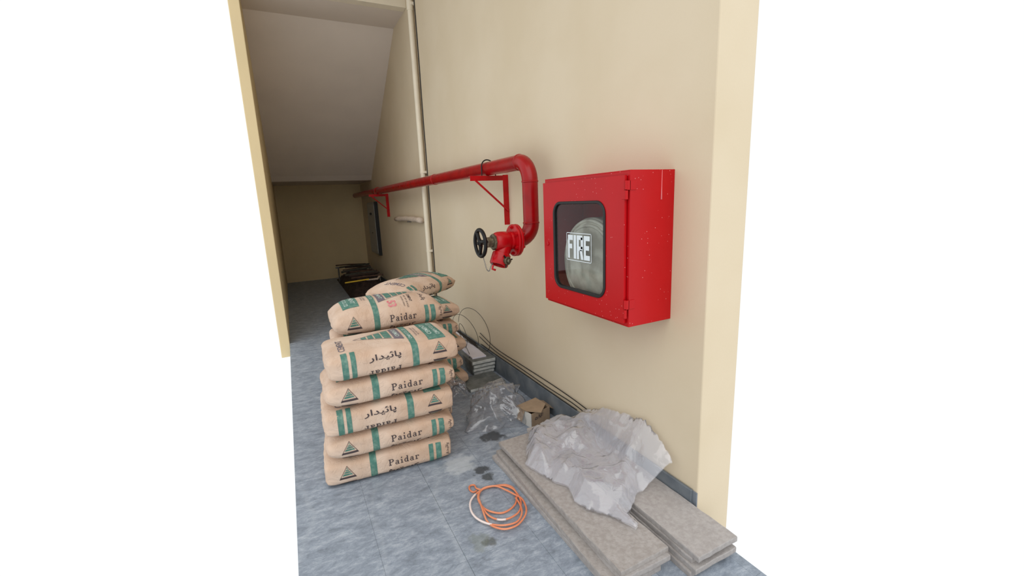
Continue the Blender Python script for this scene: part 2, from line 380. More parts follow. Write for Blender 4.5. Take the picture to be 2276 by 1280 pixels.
# grey wall panel far end
ep = empty('wall_panel', (0, 8.35, 0.6)); tag(ep, 'tall narrow grey metal panel box on the far wall below the pipe', 'panel box')
link('body', box(-0.055, 0, 0.03, 0.80, 0.0, 0.97, 0.006), 'panelgrey', ep)
link('black_edge', box(-0.06, 0, 0.0, 0.03, -0.01, 0.98, 0.004), 'rubber', ep)
d_ = link('door', box(-0.066, -0.055, 0.05, 0.78, 0.03, 0.94, 0.004), 'panelgrey', ep)
link('handle', box(-0.09, -0.066, 0.34, 0.42, 0.74, 0.78, 0.004), 'black', d_)
link('lock', lathe((-0.066, 0.4, 0.4), (-1, 0, 0), [(0, 0.012), (0.008, 0.012)], 10), 'black', d_)

# ------------------------------------------------------------------ red pipe
PX, PY, PZ, PR = -0.15, 2.42, 1.735, 0.049
ER = 0.125
def arc(c, a, b_, r, n=12):   # quarter from c+a*r to c+b*r
    return [Vector(c)+Vector(a)*r*math.cos(t)+Vector(b_)*r*math.sin(t) for t in [PI/2*i/n for i in range(n+1)]]
rp = empty('red_fire_pipe', (PX, PY, 0)); tag(rp, 'thick red steel fire pipe along the wall bending down to the valve', 'pipe')
def sub(pts): return [Vector(p)-Vector((PX, PY, 0)) for p in pts]
autosmooth(link('straight_run', tube(sub([(PX, y_, PZ) for y_ in (PY+ER, 4, 6, 8, BACK-0.18)]), PR, 28), 'red', rp))
EZ = 1.257
autosmooth(link('upper_elbow', tube(sub(arc((PX, PY+ER, PZ-ER), (0, 0, 1), (0, -1, 0), ER)), PR*1.01, 28), 'red', rp))
autosmooth(link('drop_pipe', tube(sub([(PX, PY, PZ-ER), (PX, PY, EZ+0.10)]), PR, 28), 'red', rp))
autosmooth(link('lower_elbow', tube(sub(arc((PX-0.10, PY, EZ+0.10), (1, 0, 0), (0, 0, -1), 0.10)), PR*1.01, 28), 'red', rp))
for (c, a) in [((0, ER, PZ), (0, 1, 0)), ((0, 0, PZ-ER), (0, 0, 1)), ((0, 0, EZ+0.10), (0, 0, 1)), ((0, 1.9, PZ), (0, 1, 0)), ((0, 5.2, PZ), (0, 1, 0))]:
    autosmooth(link('weld_ring', lathe(c, a, [(-0.007, PR), (-0.004, PR+0.0035), (0.004, PR+0.0035), (0.007, PR)], 28), 'red', rp))
def bolts(n, r, cx, x0, x1, par, rad=0.009, ph=0.3):
    for i in range(n):
        t = 2*PI*i/n+ph
        autosmooth(link('bolt', lathe((cx, math.cos(t)*r, math.sin(t)*r+EZ), (1, 0, 0), [(x0, rad), (x0, rad)] if False else [(x0, rad*0.9), (x0+0.004, rad), (x1-0.004, rad), (x1, rad*0.9)], 6), 'redv', par))
autosmooth(link('pipe_flange', lathe((-0.112, 0, EZ), (1, 0, 0), [(-0.008, 0.03), (-0.008, 0.096), (-0.005, 0.099), (0.005, 0.099), (0.008, 0.096), (0.012, 0.06), (0.022, 0.052)], 36), 'redv', rp))

# ------------------------------------------------------------------ hydrant landing valve
VX = PX-0.122
vl = empty('hydrant_valve', (VX, PY, 0)); tag(vl, 'red hydrant landing valve with black handwheel on the pipe end', 'valve')
autosmooth(link('flange', lathe((0, 0, EZ), (1, 0, 0), [(-0.018, 0.055), (-0.016, 0.096), (-0.013, 0.099), (-0.003, 0.099), (0, 0.096), (0, 0.03)], 36), 'redv', vl))
for i in range(6):
    t = 2*PI*i/6+0.5
    b = lathe((-0.016, math.cos(t)*0.08, EZ+math.sin(t)*0.08), (-1, 0, 0), [(0, 0.011), (0.010, 0.011), (0.010, 0.006), (0.016, 0.006)], 6)
    link('nut', lathe((0.016, math.cos(t)*0.08, EZ+math.sin(t)*0.08), (1, 0, 0), [(0, 0.011), (0.010, 0.011), (0.010, 0.006), (0.03 if i == 5 else 0.018, 0.006)], 6), 'black' if i == 5 else 'redv', vl)
    link('bolt', b, 'redv', vl)
b = lathe((0, 0, EZ), (-1, 0, 0), [(0.0, 0.05), (0.02, 0.053), (0.028, 0.056), (0.034, 0.053), (0.044, 0.053), (0.048, 0.056), (0.054, 0.056), (0.06, 0.058), (0.09, 0.060), (0.115, 0.060), (0.13, 0.056), (0.140, 0.048), (0.143, 0.0)], 36)
autosmooth(link('valve_body', b, 'redv', vl), 50)
# bonnet, gland nut, stem
bn = autosmooth(link('bonnet', lathe((-0.138, 0, EZ), (-1, 0, 0), [(0, 0.046), (0.003, 0.05), (0.014, 0.05), (0.017, 0.046), (0.017, 0.03), (0.03, 0.03)], 8), 'brass', vl), 30)
link('gland_nut', lathe((-0.163, 0, EZ), (-1, 0, 0), [(0, 0.030), (0.003, 0.033), (0.028, 0.033), (0.031, 0.028), (0.036, 0.022), (0.04, 0.022)], 6), 'brass', vl)
autosmooth(link('stem', lathe((-0.20, 0, EZ), (-1, 0, 0), [(0, 0.010), (0.004, 0.013), (0.008, 0.010), (0.012, 0.013), (0.016, 0.010), (0.036, 0.009)], 12), 'brass', vl), 30)
hw = autosmooth(link('handwheel', tube([(-0.232, math.cos(2*PI*i/40)*0.079, EZ+math.sin(2*PI*i/40)*0.079) for i in range(40)], 0.0115, 10, closed=True), 'black', vl))
hub = lathe((-0.222, 0, EZ), (-1, 0, 0), [(0, 0.018), (0.004, 0.021), (0.018, 0.021), (0.022, 0.015), (0.026, 0.009), (0.030, 0.009)], 16); autosmooth(link('hub', hub, 'black', hw))
for t in (0.75, 2.75, 4.75):
    p = [(-0.230, math.cos(t+0.25*s_)*(0.014+0.068*s_), EZ+math.sin(t+0.25*s_)*(0.014+0.068*s_)) for s_ in (0, 0.35, 0.7, 1)]
    autosmooth(link('spoke', tube(p, [0.014, 0.011, 0.011, 0.014], 10), 'black', hw))
# outlet, slanting down and outwards
od = Vector((-0.42, -0.16, -0.86)).normalized(); oc = Vector((-0.072, 0, EZ-0.025))
autosmooth(link('outlet_neck', lathe(oc, od, [(0, 0.05), (0.04, 0.046), (0.06, 0.047)], 28), 'redv', vl))
out = autosmooth(link('outlet', lathe(oc, od, [(0.055, 0.045), (0.058, 0.056), (0.064, 0.058), (0.126, 0.057), (0.132, 0.053), (0.132, 0.042), (0.08, 0.038)], 28), 'redv', vl))
link('outlet_lip', lathe(oc, od, [(0.118, 0.0), (0.118, 0.041)], 20), 'rubber', out)
side = (Vector((0.25, -0.95, -0.1)) - od*(Vector((0.25, -0.95, -0.1)).dot(od))).normalized()
pc = oc+od*0.10+side*0.048
pl = autosmooth(link('release_plug', lathe(pc, side, [(0, 0.024), (0.012, 0.026), (0.022, 0.026), (0.025, 0.022), (0.025, 0.014), (0.036, 0.014), (0.040, 0.010)], 10), 'brass', vl), 30)
for t in (0.4, 2.5, 4.6):
    u_ = side.orthogonal().normalized(); v_ = side.cross(u_)
    q = pc+side*0.016+(u_*math.cos(t)+v_*math.sin(t))*0.026
    link('lug', tube([q, q+(u_*math.cos(t)+v_*math.sin(t))*0.016], 0.005, 6), 'black', pl)
e0 = oc+od*0.12+Vector((-0.045, -0.01, -0.005))
autosmooth(link('cap_lug', tube([e0, e0+Vector((-0.008, -0.004, -0.022)), e0+Vector((0.012, -0.006, -0.03))], 0.007, 8), 'redv', vl))
# chain
cp = catmull([(-0.222, -0.01, EZ-0.085), (-0.214, -0.012, EZ-0.12), (-0.205, -0.014, EZ-0.160), (-0.190, -0.014, EZ-0.172), (-0.178, -0.012, EZ-0.150), (-0.165, -0.01, EZ-0.128), tuple(e0+Vector((-0.006, -0.004, -0.018)))], 5)
ch = None
for i in range(len(cp)-1):
    a_, c_ = cp[i], cp[i+1]; d = (c_-a_); L_ = d.length; d.normalize()
    s_ = d.orthogonal().normalized() if i % 2 else d.cross(d.orthogonal()).normalized()
    ring = [a_+d*(L_*0.5)+d*math.cos(2*PI*q/10)*L_*0.62+s_*math.sin(2*PI*q/10)*0.0035 for q in range(10)]
    ch = tube(ring, 0.0011, 5, ch, closed=True)
link('chain', ch, 'steel', vl)

# ------------------------------------------------------------------ pipe brackets
def bracket(y0, label):
    r = empty('pipe_bracket', (0, y0, 0)); tag(r, label, 'bracket', 'red angle brackets carrying the pipe')
    za = PZ-PR-0.001
    b = box(-0.305, 0, -0.003, 0.0, za-0.036, za, 0.001, 1); box(-0.305, 0, 0, 0.035, za-0.004, za, 0.001, 1, b)
    link('arm', b, 'redv', r)
    b = box(-0.045, 0.0, -0.006, -0.003, 1.32, za+0.004, 0.001, 1); box(-0.005, 0, -0.003, 0.035, 1.32, za+0.004, 0.001, 1, b)
    link('upright', b, 'redv', r)
    link('brace', tube([(-0.27, -0.010, za-0.03), (-0.012, -0.012, 1.425)], 0.0075, 8), 'redv', r)
    ub = [(PX-PR-0.006, 0.012, za-0.012)]+[(PX-math.cos(t)*(PR+0.006), 0.012+0.02*math.sin(t), PZ+math.sin(t)*(PR+(0.016 if y0 < 5 else 0.008))) for t in [PI*i/14 for i in range(15)]]+[(PX+PR+0.006, 0.012, za-0.012)]
    autosmooth(link('pipe_clamp', tube(ub, 0.0045, 8), 'black' if y0 < 5 else 'redv', r))
bracket(3.02, 'red steel angle bracket under the pipe beside the hydrant valve')
bracket(7.35, 'distant red angle bracket under the pipe near the grey panel')

# ------------------------------------------------------------------ fire hose cabinet
CY0, CY1, CZ0, CZ1, CD = 1.412, 2.078, 0.936, 1.603, 0.25
fc = empty('fire_hose_cabinet', (0, CY0, CZ0)); tag(fc, 'red metal fire hose cabinet with glazed door on the cream wall', 'cabinet')
W_, H_ = CY1-CY0, CZ1-CZ0
b = bmesh.new(); t_ = 0.004
for a in [(-CD, 0, 0, t_, 0, H_), (-CD, 0, W_-t_, W_, 0, H_), (-CD, 0, t_, W_-t_, 0, t_), (-CD, 0, t_, W_-t_, H_-t_, H_), (-t_, 0, t_, W_-t_, t_, H_-t_),
          (-CD, -CD+t_, t_, 0.02, t_, H_-t_), (-CD, -CD+t_, W_-0.03, W_-t_, t_, H_-t_), (-CD, -CD+t_, 0.02, W_-0.03, t_, 0.02), (-CD, -CD+t_, 0.02, W_-0.03, H_-0.025, H_-t_)]: box(*a, 0.0008, 1, b)
link('body', b, 'cab', fc)
# door with rounded window opening
DX0, DX1 = -CD-0.017, -CD-0.003
dy0, dy1, dz0, dz1 = 0.016, W_-0.006, 0.016, H_-0.020
wy0, wy1, wz0, wz1, wr = 0.143, 0.553, 0.108, 0.540, 0.055
def rrect(y0, y1, z0, z1, r, n=8):
    o = []
    for (cy, cz, a0) in [(y1-r, z1-r, 0), (y0+r, z1-r, PI/2), (y0+r, z0+r, PI), (y1-r, z0+r, 3*PI/2)]:
        for i in range(n+1): t = a0+PI/2*i/n; o.append((cy+r*math.cos(t), cz+r*math.sin(t)))
    return o
def ringplate(outer, inner, x0, x1):
    b = bmesh.new(); n = len(outer)
    V = [[b.verts.new((x, p[0], p[1])) for p in L_] for x in (x0, x1) for L_ in (outer, inner)]
    for i in range(n):
        j = (i+1) % n
        b.faces.new((V[0][i], V[0][j], V[1][j], V[1][i])); b.faces.new((V[2][i], V[3][i], V[3][j], V[2][j]))
        b.faces.new((V[0][i], V[2][i], V[2][j], V[0][j])); b.faces.new((V[1][i], V[1][j], V[3][j], V[3][i]))
    bmesh.ops.recalc_face_normals(b, faces=b.faces)
    return b
# outer ring sampled to match inner (same angular order, square corners)
inner = rrect(wy0, wy1, wz0, wz1, wr)
outer = rrect(dy0, dy1, dz0, dz1, 0.0015)
door = link('door', ringplate(outer, inner, DX0, DX1), 'cab', fc)
wob = lambda L_, a: [(p[0]+a*math.sin(i*0.9), p[1]+a*math.cos(i*1.3)) for i, p in enumerate(L_)]
g1 = rrect(wy0-0.008, wy1+0.008, wz0-0.008, wz1+0.008, wr+0.008); g2 = rrect(wy0+0.006, wy1-0.006, wz0+0.006, wz1-0.006, wr-0.006)
gk = link('window_gasket', ringplate(g1, g2, DX0-0.006, DX1+0.002), 'rubber', door)
gk.modifiers.new('bevel', 'BEVEL').width = 0.0025
b = bmesh.new(); pv = rrect(wy0+0.004, wy1-0.004, wz0+0.004, wz1-0.004, wr-0.004)
gx = DX0+0.003
A = [b.verts.new((gx, p[0], p[1])) for p in pv]; b.faces.new(A); bmesh.ops.recalc_face_normals(b, faces=b.faces)
r_ = bmesh.ops.extrude_face_region(b, geom=list(b.faces)); bmesh.ops.translate(b, vec=(0.003, 0, 0), verts=[v for v in r_['geom'] if isinstance(v, bmesh.types.BMVert)])
bmesh.ops.recalc_face_normals(b, faces=b.faces)
pane = link('window_pane', b, 'glass', door)
# FIRE decal; the reader stands at -x looking to +x, so text runs towards -y
def decal(polys, faces, fy0, fy1, fz0, fz1, bm):
    V = [bm.verts.new((gx-0.0012, fy0+(fy1-fy0)*u, fz0+(fz1-fz0)*v)) for u, v in polys]
    for f in faces:
        try: bm.faces.new([V[i] for i in f])
        except ValueError: pass
fy0, fy1, fz0, fz1 = 1.858-CY0, 1.653-CY0, 1.192-CZ0, 1.331-CZ0
bm = bmesh.new()
LET = {'F': [(0, 0, .34, 1), (.34, .78, 1, 1), (.34, .42, .85, .62)],
       'I': [(.0, 0, 1, 1)],
       'R': [(0, 0, .34, 1), (.34, .82, .92, 1), (.34, .36, .92, .54), (.64, .44, 1, .92)],
       'E': [(0, 0, .34, 1), (.34, .8, 1, 1), (.34, .41, .88, .6), (.34, 0, 1, .2)]}
def quad(u0, v0, u1, v1): decal([(u0, v0), (u1, v0), (u1, v1), (u0, v1)], [(0, 1, 2, 3)], fy0, fy1, fz0, fz1, bm)
for ch_, a, w in (('F', .06, .21), ('I', .30, .10), ('R', .43, .25), ('E', .71, .23)):
    for (u0, v0, u1, v1) in LET[ch_]: quad(a+u0*w, .08+.84*v0, a+u1*w, .08+.84*v1)
decal([(.43+.25*.45, .08+.84*.40), (.43+.25*.66, .08), (.43+.25*1.04, .08), (.43+.25*.85, .08+.84*.40)], [(0, 1, 2, 3)], fy0, fy1, fz0, fz1, bm)
for q in ((0, 0, 1, .025), (0, .975, 1, 1), (0, 0, .016, 1), (.984, 0, 1, 1)): quad(*q)
link('fire_lettering', bm, 'decal', pane)['label'] = 'white FIRE lettering in a thin white box'
# lock and hinges
lk = autosmooth(link('lock', lathe((DX0, 2.034-CY0, 1.262-CZ0), (-1, 0, 0), [(0, 0.011), (0.004, 0.011), (0.006, 0.008), (0.006, 0.003)], 14), 'redv', door))
for (za, zb) in ((1.485, 1.560), (0.978, 1.058)):
    z0, z1 = za-CZ0, zb-CZ0; zm = (z0+z1)/2
    b = lathe((DX0+0.002, 0.006, z0), (0, 0, 1), [(0, 0.0075), (zm-z0-0.002, 0.0075)], 10)
    lathe((DX0+0.002, 0.006, zm+0.002), (0, 0, 1), [(0, 0.0075), (z1-zm-0.002, 0.0075)], 10, b)
    box(DX0-0.002, DX0+0.001, 0.006, 0.030, z0, zm, 0.0008, 1, b); box(-CD-0.004, -CD+0.03, -0.003, 0.0, zm, z1, 0.0008, 1, b); box(DX0, -CD, -0.003, 0.002, zm, z1, 0.0008, 1, b)
    link('hinge', b, 'cab', fc)
dr = tube([(-0.075, -0.0005, H_-0.002), (-0.076, -0.0008, H_-0.07), (-0.077, -0.0012, H_-0.125)], [0.0012, 0.0016, 0.0035], 8)
link('paint_drip', dr, 'redrip', fc, True)
# hose roll standing inside
hz = CZ0+0.004+0.232
hr = empty('fire_hose', (-0.098, 1.745, CZ0+0.0045)); tag(hr, 'grey canvas fire hose rolled up behind the cabinet glass', 'hose')
b = lathe((0, 0, 0.2335), (-1, 0, 0), [(-0.03, 0.0), (-0.03, 0.10), (-0.03, 0.2), (-0.02, 0.226)]+[(0.01*q, 0.229) for q in range(0, 10)]+[(0.095+0.04*(1-(r_/0.225)**2), r_) for r_ in [0.225-0.0125*q for q in range(18)]]+[(0.135, 0.0)], 72)
for v in b.verts:
    rr = math.hypot(v.co.y, v.co.z-0.2335)
    if v.co.x < -0.05 and rr < 0.228:
        n_ = 0.010*facet_(v.co.y, v.co.z)+0.004*noise.noise((v.co.y*30, v.co.z*30, 2))
        v.co.x -= n_*min(1, (0.229-rr)/0.03)
bmesh.ops.recalc_face_normals(b, faces=b.faces)
link('wrapped_roll', b, 'hose', hr, True)
b = None
for i, r0 in enumerate((0.214, 0.190)):
    b = tube([(-0.104-0.008*i, math.cos(2*PI*q/60)*r0, 0.2335+math.sin(2*PI*q/60)*r0) for q in range(60)], 0.009, 8, b, closed=True)
    link('hose_coil', b, 'hose', hr, True); b = None

# ------------------------------------------------------------------ cement bags
BL, BW, BT = 0.68, 0.43, 0.149
class Bag:
    def __init__(s, n=3.4, crown=0.0, seed=0, wr=1.0, pinch=0.5):
        s.n, s.crown, s.seed, s.wr, s.pinch = n, crown, seed, wr, pinch
        s.tab = []; acc = 0; last = None
        qd = sorted({round(math.asin((t/60)**(n/2)), 9) for t in range(61)} | {round(math.acos((t/60)**(n/2)), 9) for t in range(61)})
        PH = [-p for p in reversed(qd)][:-1]+qd+[PI-p for p in reversed(qd)][1:]
        for ph in PH:
            p = s.raw(0, ph, False); 
            if last is not None: acc += (p-last).length
            last = p; s.tab.append((ph, acc))
        z = next(a for ph, a in s.tab if ph >= -1e-7); s.tab = [(ph, a-z) for ph, a in s.tab]
        s.Sb = next(a for ph, a in s.tab if ph >= PI-0.001)
    def phi(s, a):
        T = s.tab
        if a <= T[0][1]: return T[0][0]
        lo, hi = 0, len(T)-1
        if a >= T[-1][1]: return T[-1][0]
        while hi-lo > 1:
            m = (lo+hi)//2
            if T[m][1] <= a: lo = m
            else: hi = m
        t = (a-T[lo][1])/max(1e-9, T[hi][1]-T[lo][1]); return T[lo][0]+(T[hi][0]-T[lo][0])*t
    def raw(s, x, ph, wrinkle=True):
        e = min(1, abs(2*x/BL)); c, sn = math.cos(ph), math.sin(ph); q = 2/s.n
        ft = 1-s.pinch*e**(14 if s.pinch < 0.35 else 9); fw_ = 1-0.04*e**20
        y = -math.copysign(abs(c)**q, c)*BW/2*fw_; z = math.copysign(abs(sn)**q, sn)*BT/2*ft
        if sn > 0: z += s.crown*(1-(2*y/BW)**2)*(1-e**4)*sn
        p = Vector((x, y, z))
        if wrinkle:
            d = Vector((0, -c, sn*0.35)); k_ = s.seed*7.3
            a = 0.0045*noise.noise((x*7+k_, ph*1.6, k_))+0.002*noise.noise((x*19, ph*4+k_, 1.0))
            a += (e**4)*0.009*(abs(noise.noise((x*9+k_, ph*5.5+x*6, 3.0)))-0.25)
            a += 0.0022*max(0, math.sin(ph*9+x*30+k_))*e**4
            p += d*a*s.wr
            p.x += 0.006*noise.noise((ph*1.3, k_, x))*e**6
            if p.z < -BT/2: p.z = -BT/2
            if s.crown == 0 and p.z > BT/2: p.z = BT/2
        p.z += BT/2
        return p
    def body(s):
        b = bmesh.new(); nx, hn = 60, 44; rings = []; a0, a1 = s.tab[0][1], next(a for ph, a in s.tab if ph >= PI/2-1e-6)
        half = [s.phi(a0+(a1-a0)*j/hn) for j in range(hn+1)]
        PHS = half+[PI-p_ for p_ in reversed(half)][1:-1]; nph = len(PHS)
        for i in range(nx+1):
            t = -1+2*i/nx; x = BL/2*math.copysign(1-(1-abs(t))**1.5, t)
            rings.append([b.verts.new(s.raw(x, p_)) for p_ in PHS])
        for A, B in zip(rings, rings[1:]):
            for j in range(nph): b.faces.new((A[j], A[(j+1) % nph], B[(j+1) % nph], B[j]))
        for R_, sg in ((rings[0], -1), (rings[-1], 1)):
            prev = R_
            for kk, sc_ in enumerate((0.88, 0.6, 0.25)):
                cur = []
                for v in R_:
                    p = v.co.copy(); c0 = Vector((p.x, 0, BT/2)); q = c0+(p-c0)*sc_
                    q.x += sg*(0.010, 0.013, 0.012)[kk]+0.005*noise.noise(q*25+Vector((s.seed, 0, 0)))
                    cur.append(b.verts.new(q))
                for j in range(nph): b.faces.new((prev[j], prev[(j+1) % nph], cur[(j+1) % nph], cur[j]))
                prev = cur
            b.faces.new(prev)
        bmesh.ops.recalc_face_normals(b, faces=b.faces)
        me = bpy.data.meshes.new('cement_bag_body'); b.to_mesh(me); b.free()
        for p in me.polygons: p.use_smooth = True
        return me
    def on(s, x, a):
        ph = s.phi(a); x = max(-BL/2+0.002, min(BL/2-0.002, x))
        p = s.raw(x, ph); h = 0.01
        px = s.raw(max(-BL/2, x-h), ph); qx = s.raw(min(BL/2, x+h), ph); pp = s.raw(x, s.phi(a-0.008)); qp = s.raw(x, s.phi(a+0.008))
        n = (qx-px).cross(qp-pp)
        if n.length < 1e-9: n = Vector((0, 0, 1))
        n.normalize()
        return p+n*0.0016

class Ink:
    """flat print laid out in metres (x along the bag, a around its girth), wrapped on the bag"""
    def __init__(s): s.v, s.f = [], []
    def add(s, vs_, fs):
        o = len(s.v); s.v += vs_; s.f += [tuple(o+i for i in f) for f in fs]
    def rect(s, x0, x1, a0, a1, step=0.012):
        nx = max(1, int(abs(x1-x0)/step)); na = max(1, int(abs(a1-a0)/step))
        V = [(x0+(x1-x0)*i/nx, a0+(a1-a0)*j/na) for i in range(nx+1) for j in range(na+1)]
        s.add(V, [(i*(na+1)+j, (i+1)*(na+1)+j, (i+1)*(na+1)+j+1, i*(na+1)+j+1) for i in range(nx) for j in range(na)])
    def quad(s, p, step=0.012):
        (x0, y0), (x1, y1), (x2, y2), (x3, y3) = p
        n = max(1, int(max(math.hypot(x1-x0, y1-y0), math.hypot(x2-x3, y2-y3))/step)); m = max(1, int(max(math.hypot(x3-x0, y3-y0), math.hypot(x2-x1, y2-y1))/step))
        V = []
        for i in range(n+1):
            for j in range(m+1):
                u, v = i/n, j/m
                V.append(((1-u)*(1-v)*x0+u*(1-v)*x1+u*v*x2+(1-u)*v*x3, (1-u)*(1-v)*y0+u*(1-v)*y1+u*v*y2+(1-u)*v*y3))
        s.add(V, [(i*(m+1)+j, (i+1)*(m+1)+j, (i+1)*(m+1)+j+1, i*(m+1)+j+1) for i in range(n) for j in range(m)])
    def line(s, p, q, w):
        d = Vector((q[0]-p[0], q[1]-p[1])); n = Vector((-d.y, d.x)).normalized()*w/2
        s.quad([(p[0]-n.x, p[1]-n.y), (q[0]-n.x, q[1]-n.y), (q[0]+n.x, q[1]+n.y), (p[0]+n.x, p[1]+n.y)])
    def text(s, tm, cx, ca, w, h, rot=0.0):
        vs_, fs = tm; c, sn = math.cos(rot), math.sin(rot)
        V = []
        for u, v in vs_:
            x = (u-0.5)*w; y = (v-0.5)*h; V.append((cx+x*c-y*sn, ca+x*sn+y*c))
        s.add(V, fs)
    def rot180(s, Sb):
        s.v = [(-x, Sb-a) for x, a in s.v]; return s
    def mesh(s, bag, name):
        b = bmesh.new(); V = [b.verts.new((x, a, 0)) for x, a in s.v]
        for f in s.f:
            try: b.faces.new([V[i] for i in f])
            except ValueError: pass
        for _ in range(2):
            lo = [e for e in b.edges if e.calc_length() > 0.014]
            if lo: bmesh.ops.subdivide_edges(b, edges=lo, cuts=1)
        bmesh.ops.triangulate(b, faces=[f for f in b.faces if len(f.verts) > 4])
        for v in b.verts: v.co = bag.on(v.co.x, v.co.y)
        me = bpy.data.meshes.new(name); b.to_mesh(me); b.free()
        for p in me.polygons: p.use_smooth = True
        return me

# slab-serif letters, drawn from bars and ring pieces (unit x-height 0.68, cap 1)
def serif_word():
    V, Fc = [], []
    def R_(x0, y0, x1, y1):
        o = len(V); V.extend([(x0, y0), (x1, y0), (x1, y1), (x0, y1)]); Fc.append((o, o+1, o+2, o+3))
    def ring(cx, cy, rx, ry, w, a0, a1, n=14):
        for i in range(n):
            t0, t1 = a0+(a1-a0)*i/n, a0+(a1-a0)*(i+1)/n; o = len(V)
            for (t, k_) in ((t0, 1), (t1, 1), (t1, 0), (t0, 0)):
                V.append((cx+math.cos(t)*(rx-(0 if k_ else w)), cy+math.sin(t)*(ry-(0 if k_ else w*0.55))))
            Fc.append((o, o+1, o+2, o+3))
    x = 0.0
    # P
    R_(x+.10, 0, x+.27, 1); R_(x, 0, x+.40, .1); R_(x, .9, x+.36, 1); ring(x+.40, .73, .36, .27, .17, -PI/2, PI/2); R_(x+.27, .46, x+.42, .55); R_(x+.27, .91, x+.42, 1); x += .95
    def a_(x):
        ring(x+.26, .20, .26, .21, .15, 0, 2*PI); R_(x+.38, .05, x+.53, .50); ring(x+.30, .46, .23, .21, .15, 0, PI*.93); R_(x+.45, 0, x+.64, .09)
    a_(x); x += .82
    R_(x+.1, 0, x+.26, .60); R_(x, 0, x+.37, .1); R_(x, .51, x+.2, .61); ring(x+.17, .92, .10, .11, .10, 0, 2*PI); x += .56
    ring(x+.28, .33, .28, .345, .16, 0, 2*PI); R_(x+.42, 0, x+.58, 1.02); R_(x+.5, 0, x+.68, .1); R_(x+.32, .92, x+.5, 1.02); x += .86
    a_(x); x += .82
    R_(x+.1, 0, x+.26, .66); R_(x, 0, x+.40, .1); R_(x, .57, x+.2, .67); ring(x+.40, .46, .24, .22, .13, PI*.15, PI*.85); ring(x+.52, .56, .09, .1, .09, 0, 2*PI)
    x += .66
    return [(a/x, b_) for a, b_ in V], Fc
T_LAT = serif_word()
T_ARA = text_mesh('\uFEAD\uFE8D\uFEAA\uFBFF\uFE8B\uFE8E\uFB58', 0.015)
T_CEM = text_mesh('CEMENT', 0.01); T_LTD = text_mesh('CEMENT CO. LTD', 0.01); T_53 = text_mesh('53', 0.03)
T_SM = text_mesh('PORTLAND CEMENT'); T_SM2 = text_mesh('NET WT 50 KGS')

def small_tri(G, K, P, cx, a0, s=1.0, inv=False):
    f = -1 if inv else 1; h = 0.085*s
    hw_ = 0.052*s
    L_ = lambda t: hw_*(1-t)
    for (t0, t1) in ((0.26, 0.40), (0.45, 0.58), (0.63, 0.74), (0.79, 0.9)):
        i0, i1 = L_(t0)-0.006, L_(t1)-0.006
        if i1 < 0.001: i1 = 0.001
        G.quad([(cx-i0, a0+f*h*t0), (cx+i0, a0+f*h*t0), (cx+i1, a0+f*h*t1), (cx-i1, a0+f*h*t1)])
    K.quad([(cx-hw_, a0), (cx+hw_, a0), (cx+hw_*0.84, a0+f*h*0.16), (cx-hw_*0.84, a0+f*h*0.16)])
    K.line((cx-hw_, a0), (cx, a0+f*h), 0.0022); K.line((cx+hw_, a0), (cx, a0+f*h), 0.0022)

